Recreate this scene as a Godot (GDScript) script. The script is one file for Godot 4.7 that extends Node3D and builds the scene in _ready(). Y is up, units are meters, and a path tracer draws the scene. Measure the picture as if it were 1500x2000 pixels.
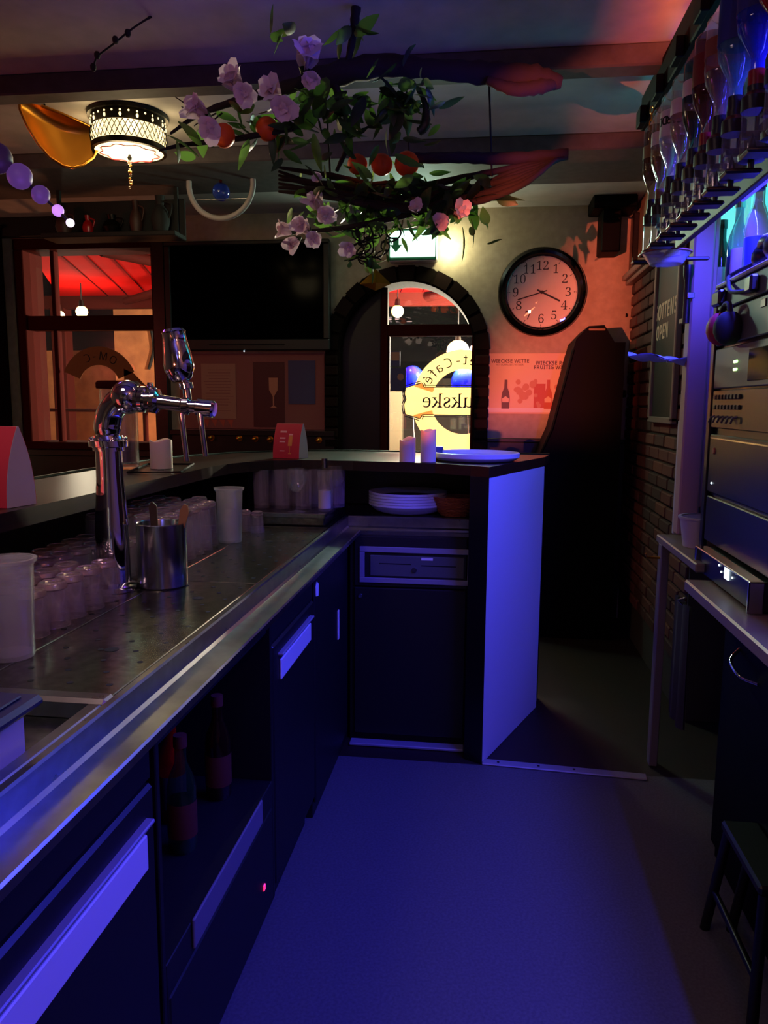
extends Node3D
# A dim bar seen from behind the counter: the steel work top on one side, the back bar on the other.

var M := {}
var used := {}
var ORD := ["first", "second", "third", "fourth", "fifth", "sixth", "seventh", "eighth", "ninth", "tenth", "eleventh", "twelfth"]
var rng := RandomNumberGenerator.new()


# ---------------------------------------------------------------- helpers: nodes
func numbered(called: String) -> String:
	var n: int = used.get(called, 0)
	used[called] = n + 1
	return called if n == 0 else "%s_%03d" % [called, n]


func put_child(o: Node3D, called: String, parent: Node) -> void:
	if parent == self:
		o.name = numbered(called)
	else:
		var k := 0
		var nm := called
		while parent.has_node(NodePath(nm)):
			k += 1
			nm = "%s_%03d" % [called, k]
		o.name = nm
	parent.add_child(o, true)


func tag(o: Node3D, label: String, category: String, group := "") -> Node3D:
	o.set_meta("label", label)
	o.set_meta("category", category)
	if group != "":
		o.set_meta("group", group)
	return o


func thing(called: String, label: String, category: String, at := Vector3.ZERO, group := "") -> Node3D:
	var o := Node3D.new()
	put_child(o, called, self)
	o.position = at
	return tag(o, label, category, group)


func part(called: String, st: SurfaceTool, m: Material, parent: Node3D, at := Transform3D()) -> MeshInstance3D:
	st.generate_normals()
	var o := MeshInstance3D.new()
	o.mesh = st.commit()
	o.material_override = m
	o.transform = at
	put_child(o, called, parent)
	return o


func shared(called: String, mesh: Mesh, m: Material, parent: Node3D, at := Transform3D()) -> MeshInstance3D:
	var o := MeshInstance3D.new()
	o.mesh = mesh
	o.material_override = m
	o.transform = at
	put_child(o, called, parent)
	return o


func struct(called: String, st: SurfaceTool, m: Material) -> MeshInstance3D:
	var o := part(called, st, m, self)
	o.set_meta("kind", "structure")
	return o


func stuff(o: Node3D) -> Node3D:
	o.set_meta("kind", "stuff")
	return o


func dup(src: Node3D, label: String, at: Vector3, turn := 0.0) -> Node3D:
	var base := String(src.name)
	if base.length() > 4 and base[base.length() - 4] == "_" and base.substr(base.length() - 3).is_valid_int():
		base = base.substr(0, base.length() - 4)
	var c: Node3D = src.duplicate()
	c.name = numbered(base)
	add_child(c, true)
	c.position = at
	c.rotation.y = turn
	c.set_meta("label", label)
	return c


# ---------------------------------------------------------------- helpers: shapes
func mb() -> SurfaceTool:
	var st := SurfaceTool.new()
	st.begin(Mesh.PRIMITIVE_TRIANGLES)
	return st


func tri(st: SurfaceTool, a: Vector3, b: Vector3, c: Vector3, n: Vector3) -> void:
	st.add_vertex(a)
	if (b - a).cross(c - a).dot(n) > 0.0:
		st.add_vertex(c)
		st.add_vertex(b)
	else:
		st.add_vertex(b)
		st.add_vertex(c)


func quad(st: SurfaceTool, a: Vector3, b: Vector3, c: Vector3, d: Vector3, n: Vector3) -> void:
	tri(st, a, b, c, n)
	tri(st, a, c, d, n)


# chamfered box: centre c, full size s, chamfer b
func bx(st: SurfaceTool, c: Vector3, s: Vector3, b := 0.004, xf := Transform3D()) -> void:
	st.set_smooth_group(-1)
	var h := s * 0.5
	b = minf(b, minf(h.x, minf(h.y, h.z)) * 0.9)
	var i := h - Vector3(b, b, b)
	for ax in 3:
		var u := (ax + 1) % 3
		var v := (ax + 2) % 3
		for sg in [-1.0, 1.0]:
			var q := []
			for k in [[-1, -1], [1, -1], [1, 1], [-1, 1]]:
				var p := Vector3.ZERO
				p[ax] = sg * h[ax]
				p[u] = k[0] * i[u]
				p[v] = k[1] * i[v]
				q.append(xf * (c + p))
			var n := Vector3.ZERO
			n[ax] = sg
			quad(st, q[0], q[1], q[2], q[3], xf.basis * n)
		if b > 0.0005:
			for su in [-1.0, 1.0]:
				for sv in [-1.0, 1.0]:
					var q2 := []
					for k in [[0, -1], [0, 1], [1, 1], [1, -1]]:
						var p2 := Vector3.ZERO
						p2[ax] = k[1] * i[ax]
						p2[u] = su * (h[u] if k[0] == 0 else i[u])
						p2[v] = sv * (i[v] if k[0] == 0 else h[v])
						q2.append(xf * (c + p2))
					var n2 := Vector3.ZERO
					n2[u] = su
					n2[v] = sv
					quad(st, q2[0], q2[1], q2[2], q2[3], xf.basis * n2)
	if b > 0.0005:
		for sx in [-1.0, 1.0]:
			for sy in [-1.0, 1.0]:
				for sz in [-1.0, 1.0]:
					var sv3 := Vector3(sx, sy, sz)
					tri(st, xf * (c + sv3 * Vector3(h.x, i.y, i.z)), xf * (c + sv3 * Vector3(i.x, h.y, i.z)), xf * (c + sv3 * Vector3(i.x, i.y, h.z)), xf.basis * sv3)


func box(c: Vector3, s: Vector3, b := 0.004) -> SurfaceTool:
	var st := mb()
	bx(st, c, s, b)
	return st


# box given by its two corners
func span(a: Vector3, e: Vector3, b := 0.004) -> SurfaceTool:
	return box((a + e) * 0.5, (e - a).abs(), b)


func bspan(st: SurfaceTool, a: Vector3, e: Vector3, b := 0.004) -> void:
	bx(st, (a + e) * 0.5, (e - a).abs(), b)


# profile points (radius, height) with the outside on the right hand when going up
func lathe(st: SurfaceTool, prof: Array, segs := 24, xf := Transform3D()) -> void:
	var g := 0
	for k in prof.size() - 1:
		var p: Vector2 = prof[k]
		var q: Vector2 = prof[k + 1]
		if k > 0:
			var o: Vector2 = prof[k - 1]
			if absf((p - o).angle_to(q - p)) > 0.6:
				g += 1
		st.set_smooth_group(g)
		for s in segs:
			var t0 := TAU * s / segs
			var t1 := TAU * ((s + 1) % segs) / segs
			var d0 := Vector3(cos(t0), 0, sin(t0))
			var d1 := Vector3(cos(t1), 0, sin(t1))
			var a := xf * (d0 * p.x + Vector3(0, p.y, 0))
			var b := xf * (d1 * p.x + Vector3(0, p.y, 0))
			var c := xf * (d1 * q.x + Vector3(0, q.y, 0))
			var d := xf * (d0 * q.x + Vector3(0, q.y, 0))
			if q.x > 1e-6:
				st.add_vertex(c)
				st.add_vertex(d)
				st.add_vertex(a)
			if p.x > 1e-6:
				st.add_vertex(c)
				st.add_vertex(a)
				st.add_vertex(b)


func lathed(prof: Array, segs := 24, xf := Transform3D()) -> SurfaceTool:
	var st := mb()
	lathe(st, prof, segs, xf)
	return st


func tube(st: SurfaceTool, pts: Array, radii: Array, segs := 10) -> void:
	st.set_smooth_group(0)
	var n := pts.size()
	var up := Vector3.UP
	var rings := []
	var side := Vector3.ZERO
	for k in n:
		var t: Vector3 = (pts[mini(k + 1, n - 1)] - pts[maxi(k - 1, 0)]).normalized()
		if k == 0:
			side = t.cross(up if absf(t.y) < 0.9 else Vector3.RIGHT).normalized()
		else:
			side = (side - t * side.dot(t)).normalized()
		var w := t.cross(side)
		var r: float = radii[mini(k, radii.size() - 1)]
		var ring := []
		for s in segs:
			var a := TAU * s / segs
			ring.append(pts[k] + (side * cos(a) + w * sin(a)) * r)
		rings.append(ring)
	for k in n - 1:
		for s in segs:
			var e := (s + 1) % segs
			var mid: Vector3 = (pts[k] + pts[k + 1]) * 0.5
			var a: Vector3 = rings[k][s]
			quad(st, a, rings[k][e], rings[k + 1][e], rings[k + 1][s], (a + rings[k + 1][e]) * 0.5 - mid)
	st.set_smooth_group(1)
	for s in range(1, segs - 1):
		tri(st, rings[0][0], rings[0][s], rings[0][s + 1], pts[0] - pts[1])
		tri(st, rings[n - 1][0], rings[n - 1][s], rings[n - 1][s + 1], pts[n - 1] - pts[n - 2])


func tubed(pts: Array, radii: Array, segs := 10) -> SurfaceTool:
	var st := mb()
	tube(st, pts, radii, segs)
	return st


func curve_pts(ctrl: Array, steps := 6) -> Array:
	var out := []
	for k in ctrl.size() - 1:
		var p0: Vector3 = ctrl[maxi(k - 1, 0)]
		var p1: Vector3 = ctrl[k]
		var p2: Vector3 = ctrl[k + 1]
		var p3: Vector3 = ctrl[mini(k + 2, ctrl.size() - 1)]
		for s in steps:
			out.append(p1.cubic_interpolate(p2, p0, p3, float(s) / steps))
	out.append(ctrl[ctrl.size() - 1])
	return out


# polygon in local x, y pushed along local z from 0 to d
func prism(st: SurfaceTool, poly: PackedVector2Array, d: float, xf := Transform3D()) -> void:
	st.set_smooth_group(-1)
	var idx := Geometry2D.triangulate_polygon(poly)
	var ccw := not Geometry2D.is_polygon_clockwise(poly)
	var zf := xf.basis.z.normalized()
	for k in range(0, idx.size(), 3):
		for e in [0.0, d]:
			var v := []
			for j in 3:
				var p := poly[idx[k + j]]
				v.append(xf * Vector3(p.x, p.y, e))
			tri(st, v[0], v[1], v[2], zf if (e > 0.0) == (d > 0.0) and e != 0.0 else -zf * signf(d))
	for k in poly.size():
		var p := poly[k]
		var q := poly[(k + 1) % poly.size()]
		var n2 := Vector2((q - p).y, -(q - p).x) * (1.0 if ccw else -1.0)
		quad(st, xf * Vector3(p.x, p.y, 0), xf * Vector3(q.x, q.y, 0), xf * Vector3(q.x, q.y, d), xf * Vector3(p.x, p.y, d), xf.basis * Vector3(n2.x, n2.y, 0))


func prismed(poly: PackedVector2Array, d: float, xf := Transform3D()) -> SurfaceTool:
	var st := mb()
	prism(st, poly, d, xf)
	return st


# plan polygon (x, z) raised from y0 to y1
func plan(poly: PackedVector2Array, y0: float, y1: float) -> SurfaceTool:
	return prismed(poly, y1 - y0, Transform3D(Basis(Vector3(1, 0, 0), Vector3(0, 0, 1), Vector3(0, 1, 0)), Vector3(0, y0, 0)))


func ball(st: SurfaceTool, c: Vector3, r: float, segs := 16, squash := 1.0) -> void:
	var prof := []
	var n := segs / 2
	for k in n + 1:
		var a := -PI / 2 + PI * k / n
		prof.append(Vector2(maxf(0.0, cos(a) * r) if k > 0 and k < n else 0.0, sin(a) * r * squash))
	lathe(st, prof, segs, Transform3D(Basis(), c))


func basis_to(dir: Vector3) -> Basis:        # local y points along dir
	var y := dir.normalized()
	var x := y.cross(Vector3.RIGHT if absf(y.x) < 0.9 else Vector3.UP).normalized()
	return Basis(x, y, x.cross(y))


func word(called: String, s: String, height: float, m: Material, parent: Node3D, at: Transform3D, serif := false, bold := false) -> MeshInstance3D:
	var f := SystemFont.new()
	f.font_names = PackedStringArray(["Droid Serif" if serif else "Droid Sans"])
	f.font_weight = 700 if bold else 400
	var t := TextMesh.new()
	t.text = s
	t.font = f
	t.font_size = 48
	t.pixel_size = height / 34.0
	t.depth = 0.0008
	t.curve_step = 2.0
	return shared(called, t, m, parent, at)


# ---------------------------------------------------------------- helpers: materials
func mat(called: String, c: Color, rough := 0.6, metal := 0.0, spec := 0.5) -> StandardMaterial3D:
	var m := StandardMaterial3D.new()
	m.resource_name = called
	m.albedo_color = c
	m.roughness = rough
	m.metallic = metal
	m.metallic_specular = spec
	M[called] = m
	return m


func glow(called: String, c: Color, e: float, base := Color(0.8, 0.8, 0.8)) -> StandardMaterial3D:
	var m := mat(called, base, 0.5)
	m.emission_enabled = true
	m.emission = c
	m.emission_energy_multiplier = e
	return m


func clear(called: String, c: Color, a: float, rough := 0.03) -> StandardMaterial3D:
	var m := mat(called, Color(c.r, c.g, c.b, a), rough)
	m.transparency = BaseMaterial3D.TRANSPARENCY_ALPHA
	m.cull_mode = BaseMaterial3D.CULL_DISABLED
	return m


func noise_tex(freq: float, lo: Color, hi: Color, seed_ := 1, octaves := 4, size := 512, kind := FastNoiseLite.TYPE_SIMPLEX_SMOOTH) -> NoiseTexture2D:
	var n := FastNoiseLite.new()
	n.noise_type = kind
	n.frequency = freq
	n.fractal_octaves = octaves
	n.seed = seed_
	var g := Gradient.new()
	g.set_color(0, lo)
	g.set_color(1, hi)
	var t := NoiseTexture2D.new()
	t.width = size
	t.height = size
	t.seamless = true
	t.noise = n
	t.color_ramp = g
	return t


func textured(m: StandardMaterial3D, tex: Texture2D, scale: Vector3, rough_tex: Texture2D = null) -> StandardMaterial3D:
	m.albedo_texture = tex
	m.uv1_triplanar = true
	m.uv1_world_triplanar = true
	m.uv1_scale = scale
	if rough_tex:
		m.roughness_texture = rough_tex
		m.roughness_texture_channel = BaseMaterial3D.TEXTURE_CHANNEL_RED
	return m


func make_materials() -> void:
	var smear := noise_tex(0.012, Color(0.36, 0.36, 0.36), Color(0.43, 0.43, 0.43), 5, 3)
	var steel := mat("brushed_steel", Color(0.62, 0.62, 0.62), 1.0, 1.0)
	textured(steel, noise_tex(0.02, Color(0.85, 0.85, 0.85), Color(1, 1, 1), 3), Vector3(1.5, 1.5, 1.5), smear)
	steel.roughness = 0.75
	var sheet := mat("drain_steel", Color(0.60, 0.60, 0.57), 1.0, 1.0)
	textured(sheet, noise_tex(0.03, Color(0.7, 0.7, 0.66), Color(1, 1, 1), 8), Vector3(2.5, 2.5, 2.5), smear)
	sheet.roughness = 0.62
	mat("satin_steel", Color(0.66, 0.66, 0.68), 0.2, 1.0)
	mat("dull_alloy", Color(0.55, 0.55, 0.58), 0.5, 0.25)
	mat("chrome", Color(0.9, 0.9, 0.92), 0.05, 1.0)
	mat("brass", Color(0.86, 0.58, 0.22), 0.28, 1.0)
	mat("dark_bronze", Color(0.10, 0.08, 0.06), 0.4, 0.8)
	mat("hole_black", Color(0.01, 0.01, 0.01), 0.9)
	mat("cabinet_black", Color(0.042, 0.042, 0.045), 0.5)
	mat("label_shaded_red", Color(0.24, 0.06, 0.05), 0.6)  # these label colours are darkened for the shade inside the open compartment
	mat("label_shaded_orange", Color(0.32, 0.13, 0.07), 0.6)
	mat("label_shaded_pale", Color(0.28, 0.25, 0.25), 0.6)
	mat("rail_grey", Color(0.42, 0.41, 0.43), 0.5)
	mat("plastic_black", Color(0.03, 0.03, 0.035), 0.35)
	mat("machine_black", Color(0.008, 0.008, 0.009), 0.6, 0.0, 0.2)
	mat("matt_black", Color(0.025, 0.025, 0.03), 0.8)
	mat("screen_black", Color(0.008, 0.008, 0.012), 0.12, 0.0, 0.08)
	mat("panel_white", Color(0.8, 0.8, 0.8), 0.6)
	mat("board_white", Color(0.62, 0.6, 0.6), 0.6)
	mat("plastic_white", Color(0.82, 0.82, 0.84), 0.3)
	mat("paper_white", Color(0.85, 0.84, 0.82), 0.8)
	var wax := mat("candle_wax", Color(0.9, 0.84, 0.78), 0.5)
	wax.subsurf_scatter_enabled = true
	wax.subsurf_scatter_strength = 0.4
	mat("wick_black", Color(0.02, 0.02, 0.02), 0.9)
	mat("card_pink", Color(0.80, 0.20, 0.27), 0.6)
	mat("card_dark_pink", Color(0.6, 0.10, 0.17), 0.6)
	mat("card_gold", Color(0.9, 0.65, 0.3), 0.6)
	mat("card_pale", Color(0.95, 0.75, 0.72), 0.6)
	var wood := mat("dark_wood", Color(1, 1, 1), 0.35)
	textured(wood, noise_tex(0.02, Color(0.05, 0.025, 0.018), Color(0.12, 0.06, 0.04), 11), Vector3(1, 8, 1))
	var lac := mat("bar_top_wood", Color(1, 1, 1), 0.36)
	textured(lac, noise_tex(0.02, Color(0.10, 0.05, 0.03), Color(0.19, 0.10, 0.06), 12), Vector3(6, 6, 1))
	var beam := mat("beam_paint", Color(1, 1, 1), 0.75)
	textured(beam, noise_tex(0.03, Color(0.22, 0.19, 0.2), Color(0.28, 0.25, 0.26), 13), Vector3(1, 1, 1))
	var ceil := mat("ceiling_paint", Color(1, 1, 1), 0.85)
	textured(ceil, noise_tex(0.02, Color(0.63, 0.62, 0.62), Color(0.70, 0.68, 0.68), 14), Vector3(0.7, 0.7, 0.7))
	var wall := mat("wall_paper", Color(1, 1, 1), 0.6)
	textured(wall, noise_tex(0.03, Color(0.55, 0.50, 0.42), Color(0.63, 0.58, 0.49), 15), Vector3(1, 1, 1))
	var flo := mat("vinyl_floor", Color(1, 1, 1), 0.6)
	textured(flo, noise_tex(0.06, Color(0.27, 0.27, 0.28), Color(0.36, 0.36, 0.37), 16), Vector3(3, 3, 3))
	var fl2 := mat("brown_floor", Color(1, 1, 1), 0.55)
	textured(fl2, noise_tex(0.05, Color(0.10, 0.06, 0.045), Color(0.15, 0.09, 0.065), 17), Vector3(2, 2, 2))
	mat("mortar", Color(0.20, 0.17, 0.15), 0.95)
	for k in 4:
		mat("brick_%d" % k, [Color(0.34, 0.14, 0.11), Color(0.28, 0.12, 0.10), Color(0.38, 0.18, 0.13), Color(0.24, 0.11, 0.09)][k], 0.85)
	for k in 3:
		mat("arch_brick_%d" % k, [Color(0.11, 0.08, 0.07), Color(0.14, 0.10, 0.09), Color(0.09, 0.07, 0.06)][k], 0.9, 0.0, 0.1)
	clear("glass", Color(0.85, 0.87, 0.9), 0.05, 0.02)
	clear("tumbler_glass", Color(0.92, 0.84, 0.88), 0.085, 0.02)
	var sg := mat("solid_glass", Color(0.97, 0.88, 0.90, 0.16), 0.03)
	sg.refraction_enabled = true
	sg.refraction_scale = 0.05
	clear("window_glass", Color(0.8, 0.8, 0.8), 0.02, 0.0)
	clear("frosted", Color(0.80, 0.78, 0.80), 0.30, 0.24)
	clear("clear_bottle", Color(0.8, 0.75, 0.65), 0.12, 0.03)
	clear("gold_spirit", Color(0.55, 0.36, 0.18), 0.26, 0.04)
	clear("amber_spirit", Color(0.35, 0.13, 0.06), 0.5, 0.04)
	clear("red_spirit", Color(0.7, 0.03, 0.03), 0.65, 0.05)
	clear("blue_bottle", Color(0.10, 0.22, 0.65), 0.6, 0.05)
	clear("green_bottle", Color(0.08, 0.20, 0.10), 0.6, 0.05)
	clear("aqua_bottle", Color(0.25, 0.55, 0.55), 0.3, 0.05)
	clear("brown_bottle", Color(0.12, 0.05, 0.03), 0.9, 0.06)
	mat("label_white", Color(0.8, 0.76, 0.74), 0.6)
	mat("label_red", Color(0.45, 0.05, 0.05), 0.6)
	mat("label_orange", Color(0.55, 0.30, 0.2), 0.6)
	mat("label_gold", Color(0.5, 0.38, 0.2), 0.4)
	mat("label_blue", Color(0.15, 0.2, 0.5), 0.6)
	mat("ink", Color(0.02, 0.02, 0.03), 0.7)
	mat("ink_navy", Color(0.05, 0.05, 0.22), 0.7)
	mat("red_paint", Color(0.55, 0.04, 0.04), 0.3)
	mat("bark", Color(0.15, 0.10, 0.075), 0.9)
	mat("twig", Color(0.10, 0.07, 0.05), 0.9)
	for k in 3:
		var lf := mat("leaf_%d" % k, [Color(0.10, 0.17, 0.06), Color(0.16, 0.24, 0.09), Color(0.07, 0.12, 0.06)][k], 0.5)
		lf.backlight_enabled = true
		lf.backlight = [Color(0.25, 0.4, 0.12), Color(0.35, 0.5, 0.2), Color(0.15, 0.25, 0.1)][k]
		lf.cull_mode = BaseMaterial3D.CULL_DISABLED
	var pet := mat("petal", Color(0.92, 0.84, 0.84), 0.7)
	pet.backlight_enabled = true
	pet.backlight = Color(0.5, 0.45, 0.45)
	mat("orange_peel", Color(0.95, 0.36, 0.05), 0.5)
	var aw := mat("awning_red", Color(0.72, 0.06, 0.045), 0.9, 0.0, 0.1)
	aw.backlight_enabled = true
	aw.backlight = Color(0.7, 0.1, 0.06)
	mat("awning_seam", Color(0.25, 0.03, 0.025), 0.95, 0.0, 0.05)
	mat("red_brown_wood", Color(0.22, 0.06, 0.045), 0.8, 0.0, 0.12)
	var pl := mat("outdoor_plaster", Color(1, 1, 1), 0.85)
	textured(pl, noise_tex(0.02, Color(0.60, 0.36, 0.22), Color(0.74, 0.46, 0.28), 21), Vector3(0.5, 0.5, 0.5))
	mat("column_stone", Color(0.30, 0.26, 0.18), 0.8)
	mat("paving", Color(0.22, 0.18, 0.15), 0.85)
	var dec := mat("decal", Color(0.95, 0.9, 0.8), 0.7)
	dec.backlight_enabled = true
	dec.backlight = Color(0.97, 0.9, 0.74)
	var dec2 := mat("decal_tan", Color(0.45, 0.30, 0.16), 0.7)
	dec2.backlight_enabled = true
	dec2.backlight = Color(0.35, 0.22, 0.1)
	var bal := mat("reflection_blue", Color(0.03, 0.08, 0.75), 0.15)  # colour of reflected blue light, put on solid balls
	bal.backlight_enabled = true
	bal.backlight = Color(0.05, 0.1, 0.8)
	mat("clock_face", Color(0.78, 0.74, 0.68), 0.5)
	mat("poster_cream", Color(0.78, 0.66, 0.55), 0.6)
	mat("poster_board", Color(0.52, 0.30, 0.28), 0.7)
	mat("poster_maroon", Color(0.30, 0.08, 0.10), 0.6)
	mat("poster_blue", Color(0.22, 0.22, 0.38), 0.6)
	mat("poster_sheet", Color(0.62, 0.45, 0.38), 0.7)
	mat("poster_red", Color(0.66, 0.30, 0.22), 0.6)
	mat("poster_orange", Color(0.70, 0.47, 0.36), 0.6)
	mat("poster_brown", Color(0.25, 0.10, 0.06), 0.5)
	mat("shelf_wood", Color(0.46, 0.40, 0.38), 0.4)
	mat("rattan", Color(0.55, 0.28, 0.14), 0.7)
	mat("cloth_pale", Color(0.75, 0.75, 0.85), 0.9)
	mat("cloth_dark", Color(0.16, 0.13, 0.13), 0.9)
	mat("spoon_wood", Color(0.6, 0.42, 0.28), 0.7)
	mat("rack_grey", Color(0.30, 0.32, 0.31), 0.5)
	mat("knob_grey", Color(0.30, 0.29, 0.30), 0.5)
	mat("violet_shelf", Color(0.60, 0.47, 0.42), 0.6)
	mat("bucket_lid", Color(0.10, 0.14, 0.30), 0.4)
	clear("bucket_body", Color(0.75, 0.75, 0.8), 0.75, 0.25)
	mat("clutter_brown", Color(0.20, 0.10, 0.07), 0.6)
	glow("exit_glow", Color(0.80, 1.0, 0.90), 2.2)
	mat("exit_green", Color(0.0, 0.45, 0.28), 0.5)
	glow("lamp_glow", Color(1.0, 0.86, 0.6), 2.0)
	glow("bulb_glow", Color(1.0, 0.78, 0.42), 7.0)
	glow("cyan_glow", Color(0.25, 0.95, 0.97), 0.85, Color(0.1, 0.1, 0.1))
	glow("blue_led", Color(0.15, 0.1, 1.0), 2.5)
	glow("purple_led", Color(0.95, 0.85, 1.0), 2.2)
	glow("purple_led_mid", Color(0.85, 0.55, 1.0), 0.8)
	glow("purple_led_dim", Color(0.62, 0.38, 0.85), 0.2, Color(0.15, 0.1, 0.18))
	glow("purple_led_faint", Color(0.55, 0.3, 0.7), 0.05, Color(0.07, 0.05, 0.09))
	glow("green_led", Color(0.75, 1.0, 0.6), 3.0)
	glow("white_led", Color(0.85, 0.95, 1.0), 2.0)
	glow("red_led", Color(1.0, 0.12, 0.15), 1.0)
	glow("warm_led", Color(1.0, 0.55, 0.25), 3.0)
	glow("spot_glow", Color(1.0, 0.32, 0.14), 3.0)


# ---------------------------------------------------------------- lights
func omni(at: Vector3, c: Color, e: float, size := 0.05, parent: Node3D = null) -> OmniLight3D:
	var l := OmniLight3D.new()
	l.light_color = c
	l.light_energy = e
	l.light_size = size
	l.omni_range = 20.0
	l.omni_attenuation = 2.0
	l.shadow_enabled = true
	l.position = at
	put_child(l, "lamp_light", parent if parent else self)
	return l


func area(at: Vector3, towards: Vector3, size: Vector2, c: Color, e: float) -> AreaLight3D:
	var l := AreaLight3D.new()
	l.area_size = size
	l.light_color = c
	l.light_energy = e
	l.area_range = 20.0
	l.shadow_enabled = true
	put_child(l, "panel_light", self)
	var upv := Vector3.UP if absf(towards.normalized().y) < 0.95 else Vector3.RIGHT
	if size.x > size.y * 3.0 and absf(towards.z) < 0.5:
		# the long side runs along z
		var zb := -towards.normalized()
		var xb := Vector3(0, 0, 1)
		l.transform = Transform3D(Basis(xb, zb.cross(xb), zb).orthonormalized(), at)
	else:
		l.look_at_from_position(at, at + towards, upv)
	return l


func camera_and_light() -> void:
	var cam := Camera3D.new()
	cam.name = "camera"
	cam.position = Vector3(0, 1.35, 0)
	cam.rotation_degrees = Vector3(-7.9, 7.39, 0.4)
	cam.fov = 66.94
	cam.near = 0.02
	cam.current = true
	add_child(cam)
	var we := WorldEnvironment.new()
	we.name = "environment"
	var e := Environment.new()
	e.background_mode = Environment.BG_COLOR
	e.background_color = Color(0.01, 0.012, 0.02)
	e.tonemap_mode = Environment.TONE_MAPPER_LINEAR
	e.tonemap_exposure = 1.0
	e.sdfgi_enabled = true
	e.ssao_enabled = true
	e.ssil_enabled = true
	we.environment = e
	add_child(we)
	# blue LED strip under the bottle shelf
	area(Vector3(0.752, 1.968, -1.75), Vector3(-0.62, -0.78, 0), Vector2(1.7, 0.03), Color(0.23, 0.235, 1.0), 7.0)
	# cyan lit niche
	area(Vector3(0.862, 2.0, -3.0), Vector3(-1, 0, 0), Vector2(0.5, 0.36), Color(0.2, 0.9, 1.0), 0.06)
	# exit sign face
	area(Vector3(-0.47, 2.32, -4.86), Vector3(0, -0.3, 1), Vector2(0.26, 0.14), Color(0.82, 1.0, 0.88), 1.2)


func _ready() -> void:
	rng.seed = 7
	camera_and_light()
	make_materials()
	room_shell()
	outdoors()
	bar_body()
	steel_top()
	cabinets()
	back_bar()
	wall_things()
	ceiling_things()
	garlands()
	counter_things()
	bottles()


# ---------------------------------------------------------------- the setting
func annulus(st: SurfaceTool, c: Vector3, r0: float, r1: float, a0: float, a1: float, d: float, n := 36) -> void:
	st.set_smooth_group(-1)
	for k in n:
		var t0 := deg_to_rad(lerpf(a0, a1, float(k) / n))
		var t1 := deg_to_rad(lerpf(a0, a1, float(k + 1) / n))
		var p := [Vector3(cos(t0) * r0, sin(t0) * r0, 0), Vector3(cos(t0) * r1, sin(t0) * r1, 0), Vector3(cos(t1) * r1, sin(t1) * r1, 0), Vector3(cos(t1) * r0, sin(t1) * r0, 0)]
		var b := Vector3(0, 0, d)
		var o: Vector3 = (p[1] + p[2]).normalized()
		quad(st, c + p[0] + b, c + p[1] + b, c + p[2] + b, c + p[3] + b, Vector3(0, 0, 1))
		quad(st, c + p[0], c + p[1], c + p[2], c + p[3], Vector3(0, 0, -1))
		quad(st, c + p[1], c + p[2], c + p[2] + b, c + p[1] + b, o)
		quad(st, c + p[0], c + p[3], c + p[3] + b, c + p[0] + b, -o)


const ARCH_X := -0.513
const ARCH_Y := 1.686
const ARCH_R := 0.437

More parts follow.
